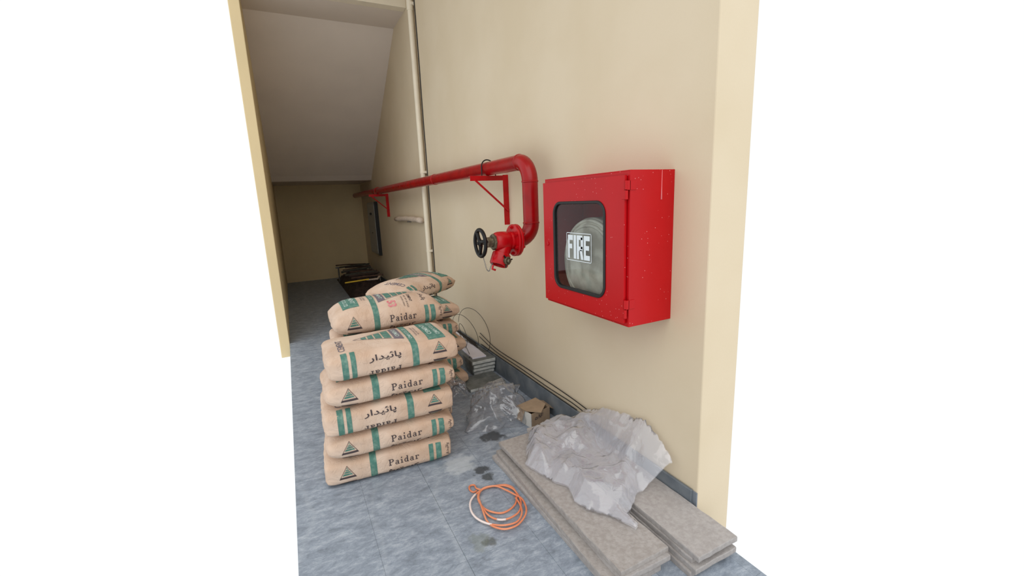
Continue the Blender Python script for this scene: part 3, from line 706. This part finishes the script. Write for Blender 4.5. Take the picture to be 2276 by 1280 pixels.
def art(bag, typ, red=False):
    G, K, P, R2 = Ink(), Ink(), Ink(), Ink()
    D = lambda d: BL/2-d
    Sb = bag.Sb
    # ---- wide top face, drawn in the orientation of the turned bag (type B); type A gets it rotated
    tG, tK, tP = Ink(), Ink(), Ink()
    panel = Ink(); panel.rect(D(.155), D(.055), .085, .40); stripes = []
    tP.text(T_LTD, D(.082), .25, .24, .022, PI/2); tP.text(T_CEM, D(.125), .25, .20, .026, PI/2)
    tK.text(T_SM2, D(.185), .25, .15, .010, PI/2); tK.text(T_SM, D(.20), .25, .17, .010, PI/2)
    ap = (D(.535), .27)
    tK.quad([(D(.275), .15), (D(.275), .39), (D(.325), .37), (D(.325), .17)])
    tP.text(T_CEM, D(.30), .27, .15, .022, PI/2)
    for (u0, u1) in ((.335, .375), (.383, .418), (.426, .456), (.464, .492)):
        hh = lambda d: .105*(0.535-d)/.25
        tG.quad([(D(u0), .27-hh(u0)+.006), (D(u0), .27+hh(u0)-.006), (D(u1), .27+hh(u1)-.004), (D(u1), .27-hh(u1)+.004)])
    tK.line((D(.275), .15), ap, .003); tK.line((D(.275), .39), ap, .003)
    tK.text(T_CEM, D(.61), .22, .19, .034, PI/2)
    tP.text(T_LTD, D(.242), .23, .2, .016, PI/2)
    if typ == 'A':
        for q in (tG, tK, tP, panel): q.rot180(Sb)
        stripes += [(D(.086), D(.056), -.10, .055), (D(.126), D(.101), -.10, .055)]
        K.text(T_LAT, D(.27), .004, .172, .038)
        K.text(T_ARA, D(.275), -.056, .17, .040, PI)
        stripes.append((D(.455), D(.42), -.11, Sb+.09))
        small_tri(G, K, P, D(.575), -.026, 0.85)
        small_tri(G, K, P, D(.575), -.054, 0.85, inv=True)
        K.text(T_ARA, D(.02), .0, .085, .022, PI/2)
        K.text(T_ARA, D(.115), .15, .10, .035, PI/2*3)
    else:
        e = lambda d: D(BL-d)
        stripes += [(e(.086), e(.056), -.08, .10), (e(.126), e(.101), -.08, .10)]
        K.text(T_ARA, e(.275), .030, .17, .046)
        K.text(T_LAT, e(.27), -.050, .172, .034, PI)
        stripes.append((e(.455), e(.42), -.11, Sb+.09))
        small_tri(G, K, P, e(.575), -.006, 0.78)
        small_tri(G, K, P, e(.575), -.040, 0.78, inv=True)
    if red:
        R2.text(T_53, D(.325), .105, .062, .055, -PI/2)
        K.text(T_SM, D(.25), .12, .11, .009, -PI/2); K.text(T_SM2, D(.228), .12, .13, .011, -PI/2); K.text(T_CEM, D(.20), .15, .10, .018, -PI/2)
    out = []
    def put(nm, m, ink, lift=0.0, stuff=True):
        if not ink.f: return
        me = ink.mesh(bag, nm); me.materials.append(MT[m])
        if lift:
            for v in me.vertices: v.co += Vector((0, 0, lift))
        out.append((nm, me, stuff))
    for r in stripes:
        q = Ink(); q.rect(*r); put('stripe', 'green', q, 0, False)
    q = Ink(); q.add(panel.v, panel.f); put('printed_panel', 'green', q, 0, False)
    q = Ink(); q.add(G.v, G.f); q.add(tG.v, tG.f); put('emblem_bars', 'green', q)
    put('black_lettering', 'ink', K); put('grey_lettering', 'inkg', tK); put('red_number', 'redink', R2); put('pale_lettering', 'pale', tP, 0.0009)
    return out

PROTO = {}
def bag_proto(key):
    if key not in PROTO:
        typ, shape, matn = key
        bg_ = {'flat': Bag(4.6, 0, 1, 1.3, 0.16), 'flat2': Bag(3.9, 0, 5, 1.5, 0.55), 'crown': Bag(4.4, 0.012, 9, 1.5, 0.18), 'round': Bag(3.0, 0.03, 6, 1.2, 0.45), 'high': Bag(2.9, 0.03, 3, 1.5, 0.5)}[shape]
        me = bg_.body(); me.materials.append(MT[matn]); PROTO[key] = (me, art(bg_, typ, shape == 'round'))
    return PROTO[key]
def place_bag(x, y, z, rz, key, label, group, sz=1.0, tilt=(0, 0)):
    me, prints = bag_proto(key)
    r = empty('cement_bag', (x, y, z), rz); r.rotation_euler = (tilt[0], tilt[1], rz); tag(r, label, 'cement bag', group)
    b = link('paper_sack', me, None, r); b.scale.z = sz
    for nm, m, stuff in prints:
        o = link(nm, m, None, r); o.scale.z = sz
        if stuff: o['kind'] = 'stuff'
ORD = ['lowest', 'second from the floor', 'third from the floor', 'fourth from the floor', 'fifth from the floor', 'top']
rad = math.radians
# front stack: right ends measured in the photograph
fs = [(-0.805, 2.505, -4.5, ('A', 'flat', 'paper')), (-0.785, 2.50, -3.0, ('A', 'flat2', 'paper')), (-0.785, 2.495, -1.5, ('B', 'flat', 'paper')), (-0.765, 2.50, -1.0, ('A', 'flat2', 'paper')), (-0.738, 2.505, 0.5, ('B', 'crown', 'paper'))]
z = 0.0
for i, (xr, yc, rz, key) in enumerate(fs):
    place_bag(xr-BL/2*math.cos(rad(rz)), yc-BL/2*math.sin(rad(rz)), z, rad(rz), key,
              'green-striped brown paper cement bag, ' + (ORD[i] if i < 4 else 'topmost') + ' of the front stack nearest the camera', 'cement bags in the front stack')
    z += BT+0.003
for i in range(6):
    key = ('A', 'round', 'paper') if i == 5 else (('A', 'B')[i % 2], 'flat', 'paper')
    place_bag(-0.655+(0.012, -0.01, 0.0, 0.012, -0.008, 0.0)[i]-BL/2, 2.985, i*(BT*0.92+0.003), rad((1, -1, 0.6, -0.8, 0.5, 1.0)[i]), key,
              'cement bag with red number printed on it, top of the middle stack' if i == 5 else 'cement bag ' + ORD[i] + ' in the middle stack, mostly hidden by the front stack', 'cement bags in the middle stack', 1.16 if i == 5 else 0.92)
for i in range(6):
    top = i == 5
    key = ('B', 'high', 'paper') if top else (('B', 'A')[i % 2], 'flat2', 'paper')
    place_bag(*((-0.635, 3.63) if top else (-0.375+(0.03, 0.0, 0.03, -0.02, -0.01)[i]-BL/2, 3.43+0.01*(i % 2))), i*(BT*0.965+0.003), rad(38) if top else rad((2, -2, 1, -1, 2)[i]), key,
              'bulging cement bag lying askew on top of the rearmost stack' if top else 'brown cement bag ' + ORD[i] + ' in the rearmost stack beside the stone strips', 'cement bags in the rearmost stack', 1.0 if top else 0.965)

# ------------------------------------------------------------------ stone slabs
def slab(name, x0, x1, y0, y1, z, t, rz, m, label, group, chip=0.004, seed=0):
    cx, cy = (x0+x1)/2, (y0+y1)/2; w, l = x1-x0, y1-y0; rn = random.Random(seed)
    b = bmesh.new(); n = 26; pts = []
    for i in range(n): pts.append((-w/2+rn.uniform(-1, 1)*chip*0.4, -l/2+l*i/n))
    for i in range(7): pts.append((-w/2+w*i/7, l/2+rn.uniform(-1, 1)*chip*0.4))
    for i in range(n): pts.append((w/2+rn.uniform(-1, 1)*chip*0.4, l/2-l*i/n))
    for i in range(7): pts.append((w/2-w*i/7, -l/2+rn.uniform(-1, 1)*chip*0.4))
    A = [b.verts.new((p[0]*0.996, p[1]*0.999, 0)) for p in pts]; B = [b.verts.new((p[0], p[1], t*0.18)) for p in pts]
    Cc = [b.verts.new((p[0]+rn.uniform(-1, 1)*0.0008, p[1], t*0.82)) for p in pts]; Dd = [b.verts.new((p[0]*(1-rn.uniform(0.006, 0.02)), p[1]*0.997, t)) for p in pts]
    N_ = len(pts)
    for P_, Q in ((A, B), (B, Cc), (Cc, Dd)):
        for i in range(N_): b.faces.new((P_[i], P_[(i+1) % N_], Q[(i+1) % N_], Q[i]))
    b.faces.new(A); b.faces.new(Dd)
    bmesh.ops.recalc_face_normals(b, faces=b.faces)
    o = link(name, b, m); o.location = (cx, cy, z); o.rotation_euler = (0, 0, rad(rz)); tag(o, label, 'stone slab', group)
    return o
ST = 0.0245
ga = 'long stone strips stacked at lower right'
fl = [(-0.600, -0.352, 1.10, 2.17, 1.0, 'lowest long stone strip of the stack at lower right'), (-0.592, -0.345, 1.10, 2.165, -1.0, 'second stone strip up, jutting out left at lower right'),
      (-0.545, -0.30, 1.085, 2.175, -1.2, 'third stone strip up, just under the top one at lower right'), (-0.560, -0.312, 1.098, 2.165, 0.4, 'topmost long sand-grey stone strip beside the orange coil')]
for i, (x0, x1, y0, y1, rz, lb) in enumerate(fl): slab('stone_strip', x0, x1, y0, y1, i*(ST+0.0004), ST, rz, 'slab2' if i in (1, 3) else 'slab', lb, ga, seed=i)
gb = 'stone strips against the wall under the plastic sheet'
for i, (x0, x1, y0, y1, rz, lb) in enumerate([(-0.272, -0.026, 1.02, 2.12, 0.0, 'bottom stone strip against the wall at lower right'), (-0.262, -0.024, 1.0, 2.10, 0, 'middle stone strip against the wall at lower right'),
        (-0.256, -0.022, 1.03, 2.13, 0.2, 'third stone strip up against the wall at lower right'), (-0.250, -0.022, 1.0, 2.14, 0.0, 'top stone strip against the wall, partly under the milky plastic sheet')]):
    slab('stone_strip', x0, x1, y0, y1, i*(ST+0.0004), ST, rz, 'slab', lb, gb, seed=20+i)
slab('stone_offcut', -0.375, -0.13, 1.86, 2.17, 4*(ST+0.0004), 0.024, -4, 'slab', 'short stone offcut on the strips beside the small cardboard box', None, seed=40)
gc = 'stone strips piled along the wall behind the plastic bag'
PT = 0.0365
for i, (x0, x1, y0, lb) in enumerate([(-0.225, -0.024, 3.40, 'lowest green-grey stone strip of the pile along the wall'), (-0.235, -0.022, 3.385, 'second green-grey stone strip of the pile along the wall'),
        (-0.238, -0.024, 3.37, 'third green-grey stone strip of the pile along the wall'), (-0.250, -0.024, 3.36, 'top green-grey stone strip of the pile, under the white board')]):
    slab('stone_strip', x0, x1, y0, y0+1.12, i*(PT+0.0004), PT-0.006 if False else PT, 0, 'slabg', lb, gc, 0.008, seed=50+i)
    e_ = link('cut_end', box(x0+0.006, x1-0.006, y0-0.007, y0+0.004, i*(PT+0.0004)+0.008, (i+1)*(PT+0.0004)-0.004, 0.0015, 1), 'slabe')
    p_ = [o for o in bpy.data.objects if o.name.startswith('stone_strip')][-1]
    last = [o for o in COL.objects if o.get('label') == lb][0]; e_.parent = last; e_.location = -Vector(last.location)
ZT = 4*(PT+0.0004)
o = link('white_board', box(-0.065, 0.065, -0.53, 0.53, 0, 0.014, 0.002), 'white'); o.location = (-0.135, 3.945, ZT); o.rotation_euler = (0, 0, rad(-2.2)); tag(o, 'narrow white board lying on the green-grey stone pile', 'board')
o = link('white_offcut', box(-0.09, 0.09, -0.05, 0.05, 0, 0.014, 0.002), 'white'); o.location = (-0.225, 3.80, ZT+0.0145); o.rotation_euler = (0, 0, rad(14)); tag(o, 'small white offcut lying across the white board', 'board')
fs_ = slab('stone_slab', -0.385, -0.06, 3.095, 3.355, 0.0, 0.028, 1.5, 'slabg', 'single green-grey stone slab flat on the floor before the pile', None, 0.008, seed=70)

link('cut_end', box(-0.157, 0.157, -0.1345, -0.127, 0.004, 0.025, 0.0015, 1), 'slabe', fs_)
# ------------------------------------------------------------------ cables along the wall base, wire coil
for nm, pts, r, lb in [
    ('wall_wire', [(-0.012, 3.72, 0.275), (-0.010, 3.37, 0.222), (-0.011, 2.9, 0.224), (-0.010, 2.45, 0.226), (-0.012, 2.18, 0.222), (-0.014, 2.0, 0.213)], 0.0032, 'uppermost dark wire slung along the wall above the skirting'),
    ('wall_wire', [(-0.012, 3.75, 0.235), (-0.010, 3.4, 0.192), (-0.010, 2.9, 0.190), (-0.012, 2.5, 0.186), (-0.011, 2.2, 0.190), (-0.014, 2.02, 0.180)], 0.0032, 'middle dark wire slung along the wall above the skirting'),
    ('wall_wire', [(-0.014, 3.7, 0.170), (-0.012, 3.3, 0.163), (-0.010, 2.9, 0.163), (-0.012, 2.5, 0.163), (-0.012, 2.15, 0.163)], 0.0034, 'lowest dark wire lying along the top of the skirting')]:
    o = link(nm, tube(catmull(pts, 8), r, 6), 'cable', None, True); tag(o, lb, 'wire', 'dark wires along the wall base')
rn = random.Random(8); pts = []
for i in range(66):
    t = i/66*2*PI*3.1; k_ = i/66
    R_ = 0.33-0.17*k_+0.05*math.sin(t*0.37)
    pts.append((-0.06-0.10*k_+0.035*math.sin(t*0.7), 3.80+R_*math.cos(t)*1.15+0.05*k_, max(ZT+0.02, 0.285+R_*0.62*math.sin(t)-0.05*k_)))
pts += [(-0.20, 3.55, ZT+0.019), (-0.24, 3.45, ZT+0.006)]
o = link('wire_coil', tube(catmull(pts, 4), 0.0024, 5), 'wire', None, True); tag(o, 'loose tangle of thin dark wire leaning on the wall over the stone pile', 'wire')
pts = [(-0.07+0.03*math.sin(i*1.1), 4.35-0.03*i, ZT+0.008+0.014*abs(math.sin(i*1.3))) for i in range(22)]
for j in range(4):
    o = link('rod_scrap', tube([(-0.066+0.012*j, 4.2+0.05*j, ZT+0.007), (-0.062+0.012*j, 3.68+0.05*j, ZT+0.007)], 0.005, 6), 'cable'); tag(o, ('first', 'second', 'third', 'last')[j] + ' of four dark rods lying on the stone pile by the wall, counted outward', 'rod', 'dark rods on the stone pile')
    o['label'] = ['dark rod on the stone pile, furthest from the wall', 'dark rod on the stone pile, second furthest from the wall', 'dark rod on the stone pile, second nearest the wall', 'dark rod on the stone pile, nearest the wall'][j]

# ------------------------------------------------------------------ orange coil on the floor
RR = 0.0046
CO = [(-0.803, 1.941), (-0.824, 1.936), (-0.834, 1.958), (-0.828, 1.986), (-0.812, 1.996), (-0.798, 1.984), (-0.800, 1.956), (-0.781, 1.932), (-0.741, 1.933), (-0.695, 1.919), (-0.651, 1.898), (-0.630, 1.860), (-0.635, 1.810), (-0.659, 1.764), (-0.682, 1.737), (-0.722, 1.718), (-0.765, 1.718), (-0.802, 1.744), (-0.826, 1.785), (-0.829, 1.834), (-0.819, 1.877), (-0.798, 1.910), (-0.766, 1.928), (-0.713, 1.922), (-0.665, 1.897), (-0.637, 1.847), (-0.637, 1.781), (-0.651, 1.731), (-0.684, 1.684), (-0.725, 1.664), (-0.768, 1.663), (-0.805, 1.686), (-0.830, 1.733), (-0.833, 1.799), (-0.828, 1.862), (-0.804, 1.907), (-0.763, 1.929), (-0.706, 1.909), (-0.674, 1.853), (-0.649, 1.798), (-0.634, 1.750), (-0.648, 1.682), (-0.678, 1.637), (-0.732, 1.604), (-0.782, 1.600), (-0.816, 1.614), (-0.844, 1.652), (-0.852, 1.698), (-0.845, 1.751), (-0.831, 1.826), (-0.818, 1.886), (-0.791, 1.916), (-0.834, 1.896), (-0.874, 1.855), (-0.893, 1.792), (-0.886, 1.734), (-0.858, 1.679), (-0.815, 1.639), (-0.771, 1.621), (-0.725, 1.623), (-0.685, 1.658), (-0.665, 1.710), (-0.659, 1.774)]
pts = [(a, b_, RR+0.0022*min(5, i/9)+0.003*abs(math.sin(i*0.8))) for i, (a, b_) in enumerate(CO)]
sp = catmull(pts, 5)
rp_ = empty('orange_cable_coil', (-0.75, 1.77, 0)); tag(rp_, 'orange cable coiled up on the grey tile floor', 'cable')
off = Vector((-0.75, 1.77, 0)); sp = [p-off for p in sp]
link('cable', tube(sp, RR, 10), 'rope', rp_, True)
N_ = len(sp)
for (f0, f1) in ((0.835, 0.91), (0.485, 0.503)):
    i0, i1 = int(N_*f0), int(N_*f1); link('white_tape', tube(sp[i0:i1], RR*1.12, 10), 'ropew', rp_, True)

# ------------------------------------------------------------------ small cardboard box
cbx = empty('cardboard_box', (-0.165, 2.445, 0), rad(10)); tag(cbx, 'small torn open cardboard box on the floor by the skirting', 'box')
w, d, h, t = 0.165, 0.15, 0.10, 0.004
b = box(-w/2, w/2, -d/2, -d/2+t, 0, h); box(-w/2, w/2, d/2-t, d/2, 0, h, bm=b); box(w/2-t, w/2, -d/2, d/2, 0, h, bm=b); box(-w/2, w/2, -d/2, d/2, 0, t, bm=b)
link('carton', b, 'card', cbx)
link('white_side', box(-w/2-0.001, -w/2+t, -d/2, d/2, 0, h), 'cardw', cbx)
def flap(pts, nm, m='card'):
    b = bmesh.new(); V = [b.verts.new(p) for p in pts]; b.faces.new(V)
    r_ = bmesh.ops.extrude_face_region(b, geom=list(b.faces)); bmesh.ops.translate(b, vec=(0, 0, 0.004), verts=[v for v in r_['geom'] if isinstance(v, bmesh.types.BMVert)])
    bmesh.ops.recalc_face_normals(b, faces=b.faces); return link(nm, b, m, cbx)
flap([(-w/2-0.01, d/2, h+0.006), (w/2, d/2, h+0.012), (w/2-0.01, -d/2+0.03, h+0.012), (-0.02, -d/2-0.03, h+0.002), (-w/2-0.006, -d/2+0.045, h+0.006)], 'top_flap')
flap([(w/2, d/2-0.02, h), (w/2+0.055, d/2-0.02, h-0.02), (w/2+0.075, -d/2+0.03, h-0.055), (w/2, -d/2+0.01, h-0.005)], 'side_flap')
flap([(-w/2-0.03, d/2-0.03, 0.03), (-w/2-0.003, d/2-0.03, h), (-w/2-0.003, -0.01, h), (-w/2-0.03, -0.01, 0.03)], 'torn_flap')
sc_b = None
for (x0, z0, x1, z1) in [(-0.05, .05, -0.045, .065), (-0.045, .065, -0.03, .064), (-0.03, .064, -0.03, .052), (-0.03, .052, -0.05, .05), (-0.018, .05, -0.014, .078), (-0.014, .078, -0.004, .052), (0.0, .052, .004, .078), (.004, .078, .02, .076), (.0, .064, .016, .064)]:
    sc_b = tube([(x0, -d/2-0.001, z0), (x1, -d/2-0.001, z1)], 0.0022, 5, sc_b)
link('scribbled_mark', sc_b, 'ink', cbx)

# ------------------------------------------------------------------ crumpled plastic
def crumple(p, f, seed):
    q = Vector(p)*f+Vector((seed*3.1, seed*1.7, 0))
    r1 = 1-abs(noise.noise(q)*2); r2 = 1-abs(noise.noise(q*2.1+Vector((9, 4, 2)))*2)
    return r1*0.65+r2*0.35
def facet(u, v, cell, seed):
    """piecewise-flat crumple: heights at the knots of a warped triangle lattice, joined by flat facets"""
    w1 = Vector((noise.noise((u*9, v*9, seed)), noise.noise((u*9, v*9, seed+7.7))))*cell*0.45
    u, v = (u+w1.x)/cell, (v+w1.y)/cell
    sk_ = (u+v)*0.366; i, j = math.floor(u+sk_), math.floor(v+sk_)
    fu, fv = u+sk_-i, v+sk_-j
    H = lambda a, b_: random.Random((a*7349+b_*9151+seed*101) & 0xffffff).random()
    h00, h11 = H(i, j), H(i+1, j+1)
    if fu > fv: h10 = H(i+1, j); return h00*(1-fu)+h10*(fu-fv)+h11*fv
    h01 = H(i, j+1); return h00*(1-fv)+h01*(fv-fu)+h11*fu
def film(name, bound, zf, step, m, label, cat, seed):
    """bound: closed outline in plan; zf(x,y,edge)->z"""
    rn = random.Random(seed); B2 = []
    cl = []
    for (xa, ya), (xb, yb) in zip(bound, bound[1:]+bound[:1]):
        nn = max(1, int(math.hypot(xb-xa, yb-ya)/(step*1.4)))
        cl += [Vector((xa+(xb-xa)*i/nn, ya+(yb-ya)*i/nn, 0)) for i in range(nn)]
    for p in cl: B2.append(Vector((p.x+rn.uniform(-1, 1)*step*0.3, p.y+rn.uniform(-1, 1)*step*0.3)))
    def inside(q):
        c = False; n = len(B2); j = n-1
        for i in range(n):
            a, b_ = B2[i], B2[j]
            if (a.y > q.y) != (b_.y > q.y) and q.x < (b_.x-a.x)*(q.y-a.y)/(b_.y-a.y)+a.x: c = not c
            j = i
        return c
    pts = list(B2); x0 = min(p.x for p in B2); x1 = max(p.x for p in B2); y0 = min(p.y for p in B2); y1 = max(p.y for p in B2)
    i = 0; y = y0
    while y < y1:
        x = x0+(step/2 if i % 2 else 0)
        while x < x1:
            q = Vector((x+rn.uniform(-1, 1)*step*0.3, y+rn.uniform(-1, 1)*step*0.3))
            if inside(q) and min((q-p).length for p in B2) > step*0.5: pts.append(q)
            x += step
        y += step*0.86; i += 1
    nB = len(B2)
    V, E_, Fc, *_ = delaunay_2d_cdt(pts, [(i, (i+1) % nB) for i in range(nB)], [list(range(nB))], 1, 1e-6)
    b = bmesh.new()
    ED = [min((v-p).length for p in B2) for v in V]
    for ply in range(2):
        VV = [b.verts.new((v.x, v.y, zf(v.x, v.y, ed, ply))) for v, ed in zip(V, ED)]
        for f in Fc:
            try: b.faces.new([VV[i] for i in f])
            except ValueError: pass
    bmesh.ops.remove_doubles(b, verts=[v for v in b.verts if v.is_boundary], dist=0.004)
    bmesh.ops.recalc_face_normals(b, faces=b.faces)
    o = link(name, b, m, None, True); tag(o, label, cat)
    return o
def wallz(y):
    T = [(1.30, .20), (1.36, .28), (1.53, .385), (1.85, .31), (2.06, .21), (2.2, .15)]
    if y <= T[0][0]: return T[0][1]
    for (a, za), (c, zc) in zip(T, T[1:]):
        if y <= c: return za+(zc-za)*(y-a)/(c-a)
    return T[-1][1]
def sheet_z(x, y, ed, ply):
    base = 0.102
    if -0.39 < x < -0.12 and y > 1.84: base = 0.127
    t = max(0, min(1, (x+0.17)/0.15)); base = max(base, 0.105+(wallz(y)-0.105)*t**1.3)
    lift = min(1, ed/0.05)
    top = (0.10*facet(x, y, 0.13, 2)+0.026*facet(x, y, 0.05, 5)+0.006*facet(x, y, 0.022, 11))*(0.12+0.88*lift)*(1-0.6*t)+0.02*max(0, noise.noise((x*3, y*3, 4)))
    if ply: return base+0.003+top
    return base+0.002+min(top*0.9, (0.035*facet(x, y, 0.09, 8)+0.012*facet(x, y, 0.04, 6))*(0.12+0.88*lift)*(1-0.6*t))
film('plastic_sheet', [(-0.47, 2.00), (-0.49, 1.95), (-0.545, 1.87), (-0.525, 1.78), (-0.49, 1.66), (-0.455, 1.60), (-0.485, 1.50), (-0.47, 1.42), (-0.41, 1.35), (-0.365, 1.225), (-0.345, 1.235), (-0.33, 1.31), (-0.25, 1.36), (-0.20, 1.40), (-0.13, 1.39), (-0.03, 1.345), (-0.024, 1.45), (-0.026, 1.62), (-0.024, 1.85), (-0.026, 2.05), (-0.10, 2.10), (-0.16, 2.18), (-0.27, 2.15), (-0.38, 2.11)],
     sheet_z, 0.0105, 'sheet', 'crumpled milky plastic sheet draped over the stone strips and wall foot', 'plastic sheet', 3)

def bagblob(name, c, rx, ry, hz_, seed, label, amp=0.05, tails=(), n=110):
    """open crumpled bag: a lumpy dome whose skirt spreads on the floor"""
    b = bmesh.new(); rings = []
    m = 60
    for i in range(m+1):
        t = i/m; row = []
        for j in range(n):
            a = 2*PI*j/n
            pr = math.sin(t*PI/2)**0.8; z = hz_*math.cos(t*PI/2)**0.9
            d = Vector((math.cos(a)*pr*rx, math.sin(a)*pr*ry, z))
            ua, va = a*(rx+ry)/2*(0.35+0.65*pr), t*hz_*1.6; sea = 0 if a < PI else 0
            k_ = amp*1.3*(facet(math.cos(a)*pr*rx*1.5, math.sin(a)*pr*ry*1.5+d.z, 0.11, seed)-0.5)+amp*0.35*(facet(math.cos(a)*pr*rx*1.5+d.z, math.sin(a)*pr*ry*1.5, 0.036, seed+2)-0.5)
            nn = Vector((d.x/rx, d.y/ry, d.z/hz_*0.7)).normalized() if d.length > 1e-6 else Vector((0, 0, 1))
            p = d+nn*k_
            for (ta, tw, tl, tz) in tails:
                da = math.atan2(math.sin(a-ta), math.cos(a-ta)); g = math.exp(-(da/tw)**2)*max(0, 1-abs(t-tz)/0.25)
                p += Vector((math.cos(ta), math.sin(ta), 0.05))*tl*g
            p.z = max(0.003+0.002*abs(math.sin(j*1.7+i)), p.z)
            row.append(p)
        rings.append(row)
    top = b.verts.new(rings[0][0]); R_ = [[b.verts.new(p) for p in row] for row in rings[1:]]
    for j in range(n): b.faces.new((top, R_[0][j], R_[0][(j+1) % n]))
    for A, B in zip(R_, R_[1:]):
        for j in range(n): b.faces.new((A[j], B[j], B[(j+1) % n], A[(j+1) % n]))
    bmesh.ops.triangulate(b, faces=b.faces)
    bmesh.ops.recalc_face_normals(b, faces=b.faces)
    o = link(name, b, 'clear', None, True, c); tag(o, label, 'plastic bag')
    return o
bagblob('plastic_bag', (-0.36, 2.625, 0.0), 0.195, 0.19, 0.255, 4, 'clear crumpled plastic bag standing puffed up beside the cardboard box', 0.055, ((rad(205), 0.35, 0.14, 0.95), (rad(-60), 0.4, 0.05, 0.9), (rad(20), 0.12, 0.10, 0.62)))
bagblob('plastic_wrap', (-0.505, 3.07, 0.0), 0.10, 0.10, 0.15, 7, 'small scrap of clear plastic squeezed beside the cement bags', 0.05, ())

# ------------------------------------------------------------------ scrap heap at the far end
b = bmesh.new(); gx_, gy_ = 18, 40; G = []
for i in range(gx_+1):
    for j in range(gy_+1):
        x = -0.72+0.70*i/gx_; y = 7.3+2.6*j/gy_; e = min(1, 4*min(i, gx_-i)/gx_, 4*min(j, gy_-j)/gy_)
        G.append(b.verts.new((x, y, 0.002+e*(0.16+0.10*crumple((x, y, 0), 5, 1)+0.05*crumple((x, y, 0), 14, 3)))))
for i in range(gx_):
    for j in range(gy_): b.faces.new((G[i*(gy_+1)+j], G[(i+1)*(gy_+1)+j], G[(i+1)*(gy_+1)+j+1], G[i*(gy_+1)+j+1]))
bmesh.ops.recalc_face_normals(b, faces=b.faces)
o = link('rubble_heap', b, 'dark', None); tag(o, 'heap of dark brown rubble and scrap at the far end under the stair', 'rubble', kind='stuff')
fr_ = empty('bent_metal_frame', (-0.1, 8.6, 0)); tag(fr_, 'bent grey metal tube frame lying over the dark scrap heap', 'frame')
O = Vector((-0.1, 8.6, 0))
autosmooth(link('tube_frame', tube([Vector(p)-O for p in [(-0.75, 9.45, 0.305), (-0.30, 9.50, 0.315), (-0.15, 9.50, 0.315), (-0.12, 9.44, 0.312), (-0.15, 8.6, 0.305), (-0.17, 7.85, 0.30)]], 0.016, 8), 'steel', fr_))
for p in ((-0.15, 9.48), (-0.17, 7.87), (-0.70, 9.45)): autosmooth(link('leg', tube([Vector((p[0], p[1], 0.0))-O, Vector((p[0], p[1], 0.31))-O], 0.014, 8), 'steel', fr_))
autosmooth(link('end_bracket', tube([Vector((-0.17, 7.85, 0.30))-O, Vector((-0.24, 7.7, 0.27))-O, Vector((-0.42, 7.75, 0.26))-O], [0.022, 0.018, 0.012], 8), 'pvcw', fr_))
rn = random.Random(12)
WHERE = ['nearest the end wall', 'second from the end wall', 'third from the end wall', 'fourth from the end wall', 'fifth from the end wall', 'sixth from the end wall', 'seventh from the end wall', 'eighth from the end wall', 'ninth from the end wall', 'nearest the cement bags']
for i in range(10):
    y = 9.4-i*0.2; zc = 0.345+rn.uniform(-0.004, 0.012); a = rn.uniform(-0.25, 0.25); l = rn.uniform(0.22, 0.33)
    c = Vector((-0.42+rn.uniform(-0.05, 0.05), y, zc)); d = Vector((math.cos(a), math.sin(a), rn.uniform(-0.05, 0.05)))
    o = link('scrap_stick', tube([c-d*l, c-d*l*0.2+Vector((0, 0, .006)), c+d*l], rn.uniform(0.010, 0.02), 6), ('dark2', 'dark3', 'dark')[i % 3]); tag(o, 'dark timber stick on the scrap heap, ' + WHERE[i], 'stick', 'sticks on the scrap heap')
o = link('yellow_rod', tube([(-0.80, 7.45, 0.30), (-0.42, 7.47, 0.315)], 0.012, 8), 'yellow'); tag(o, 'thin yellow rod on the scrap heap behind the cement bags', 'rod')
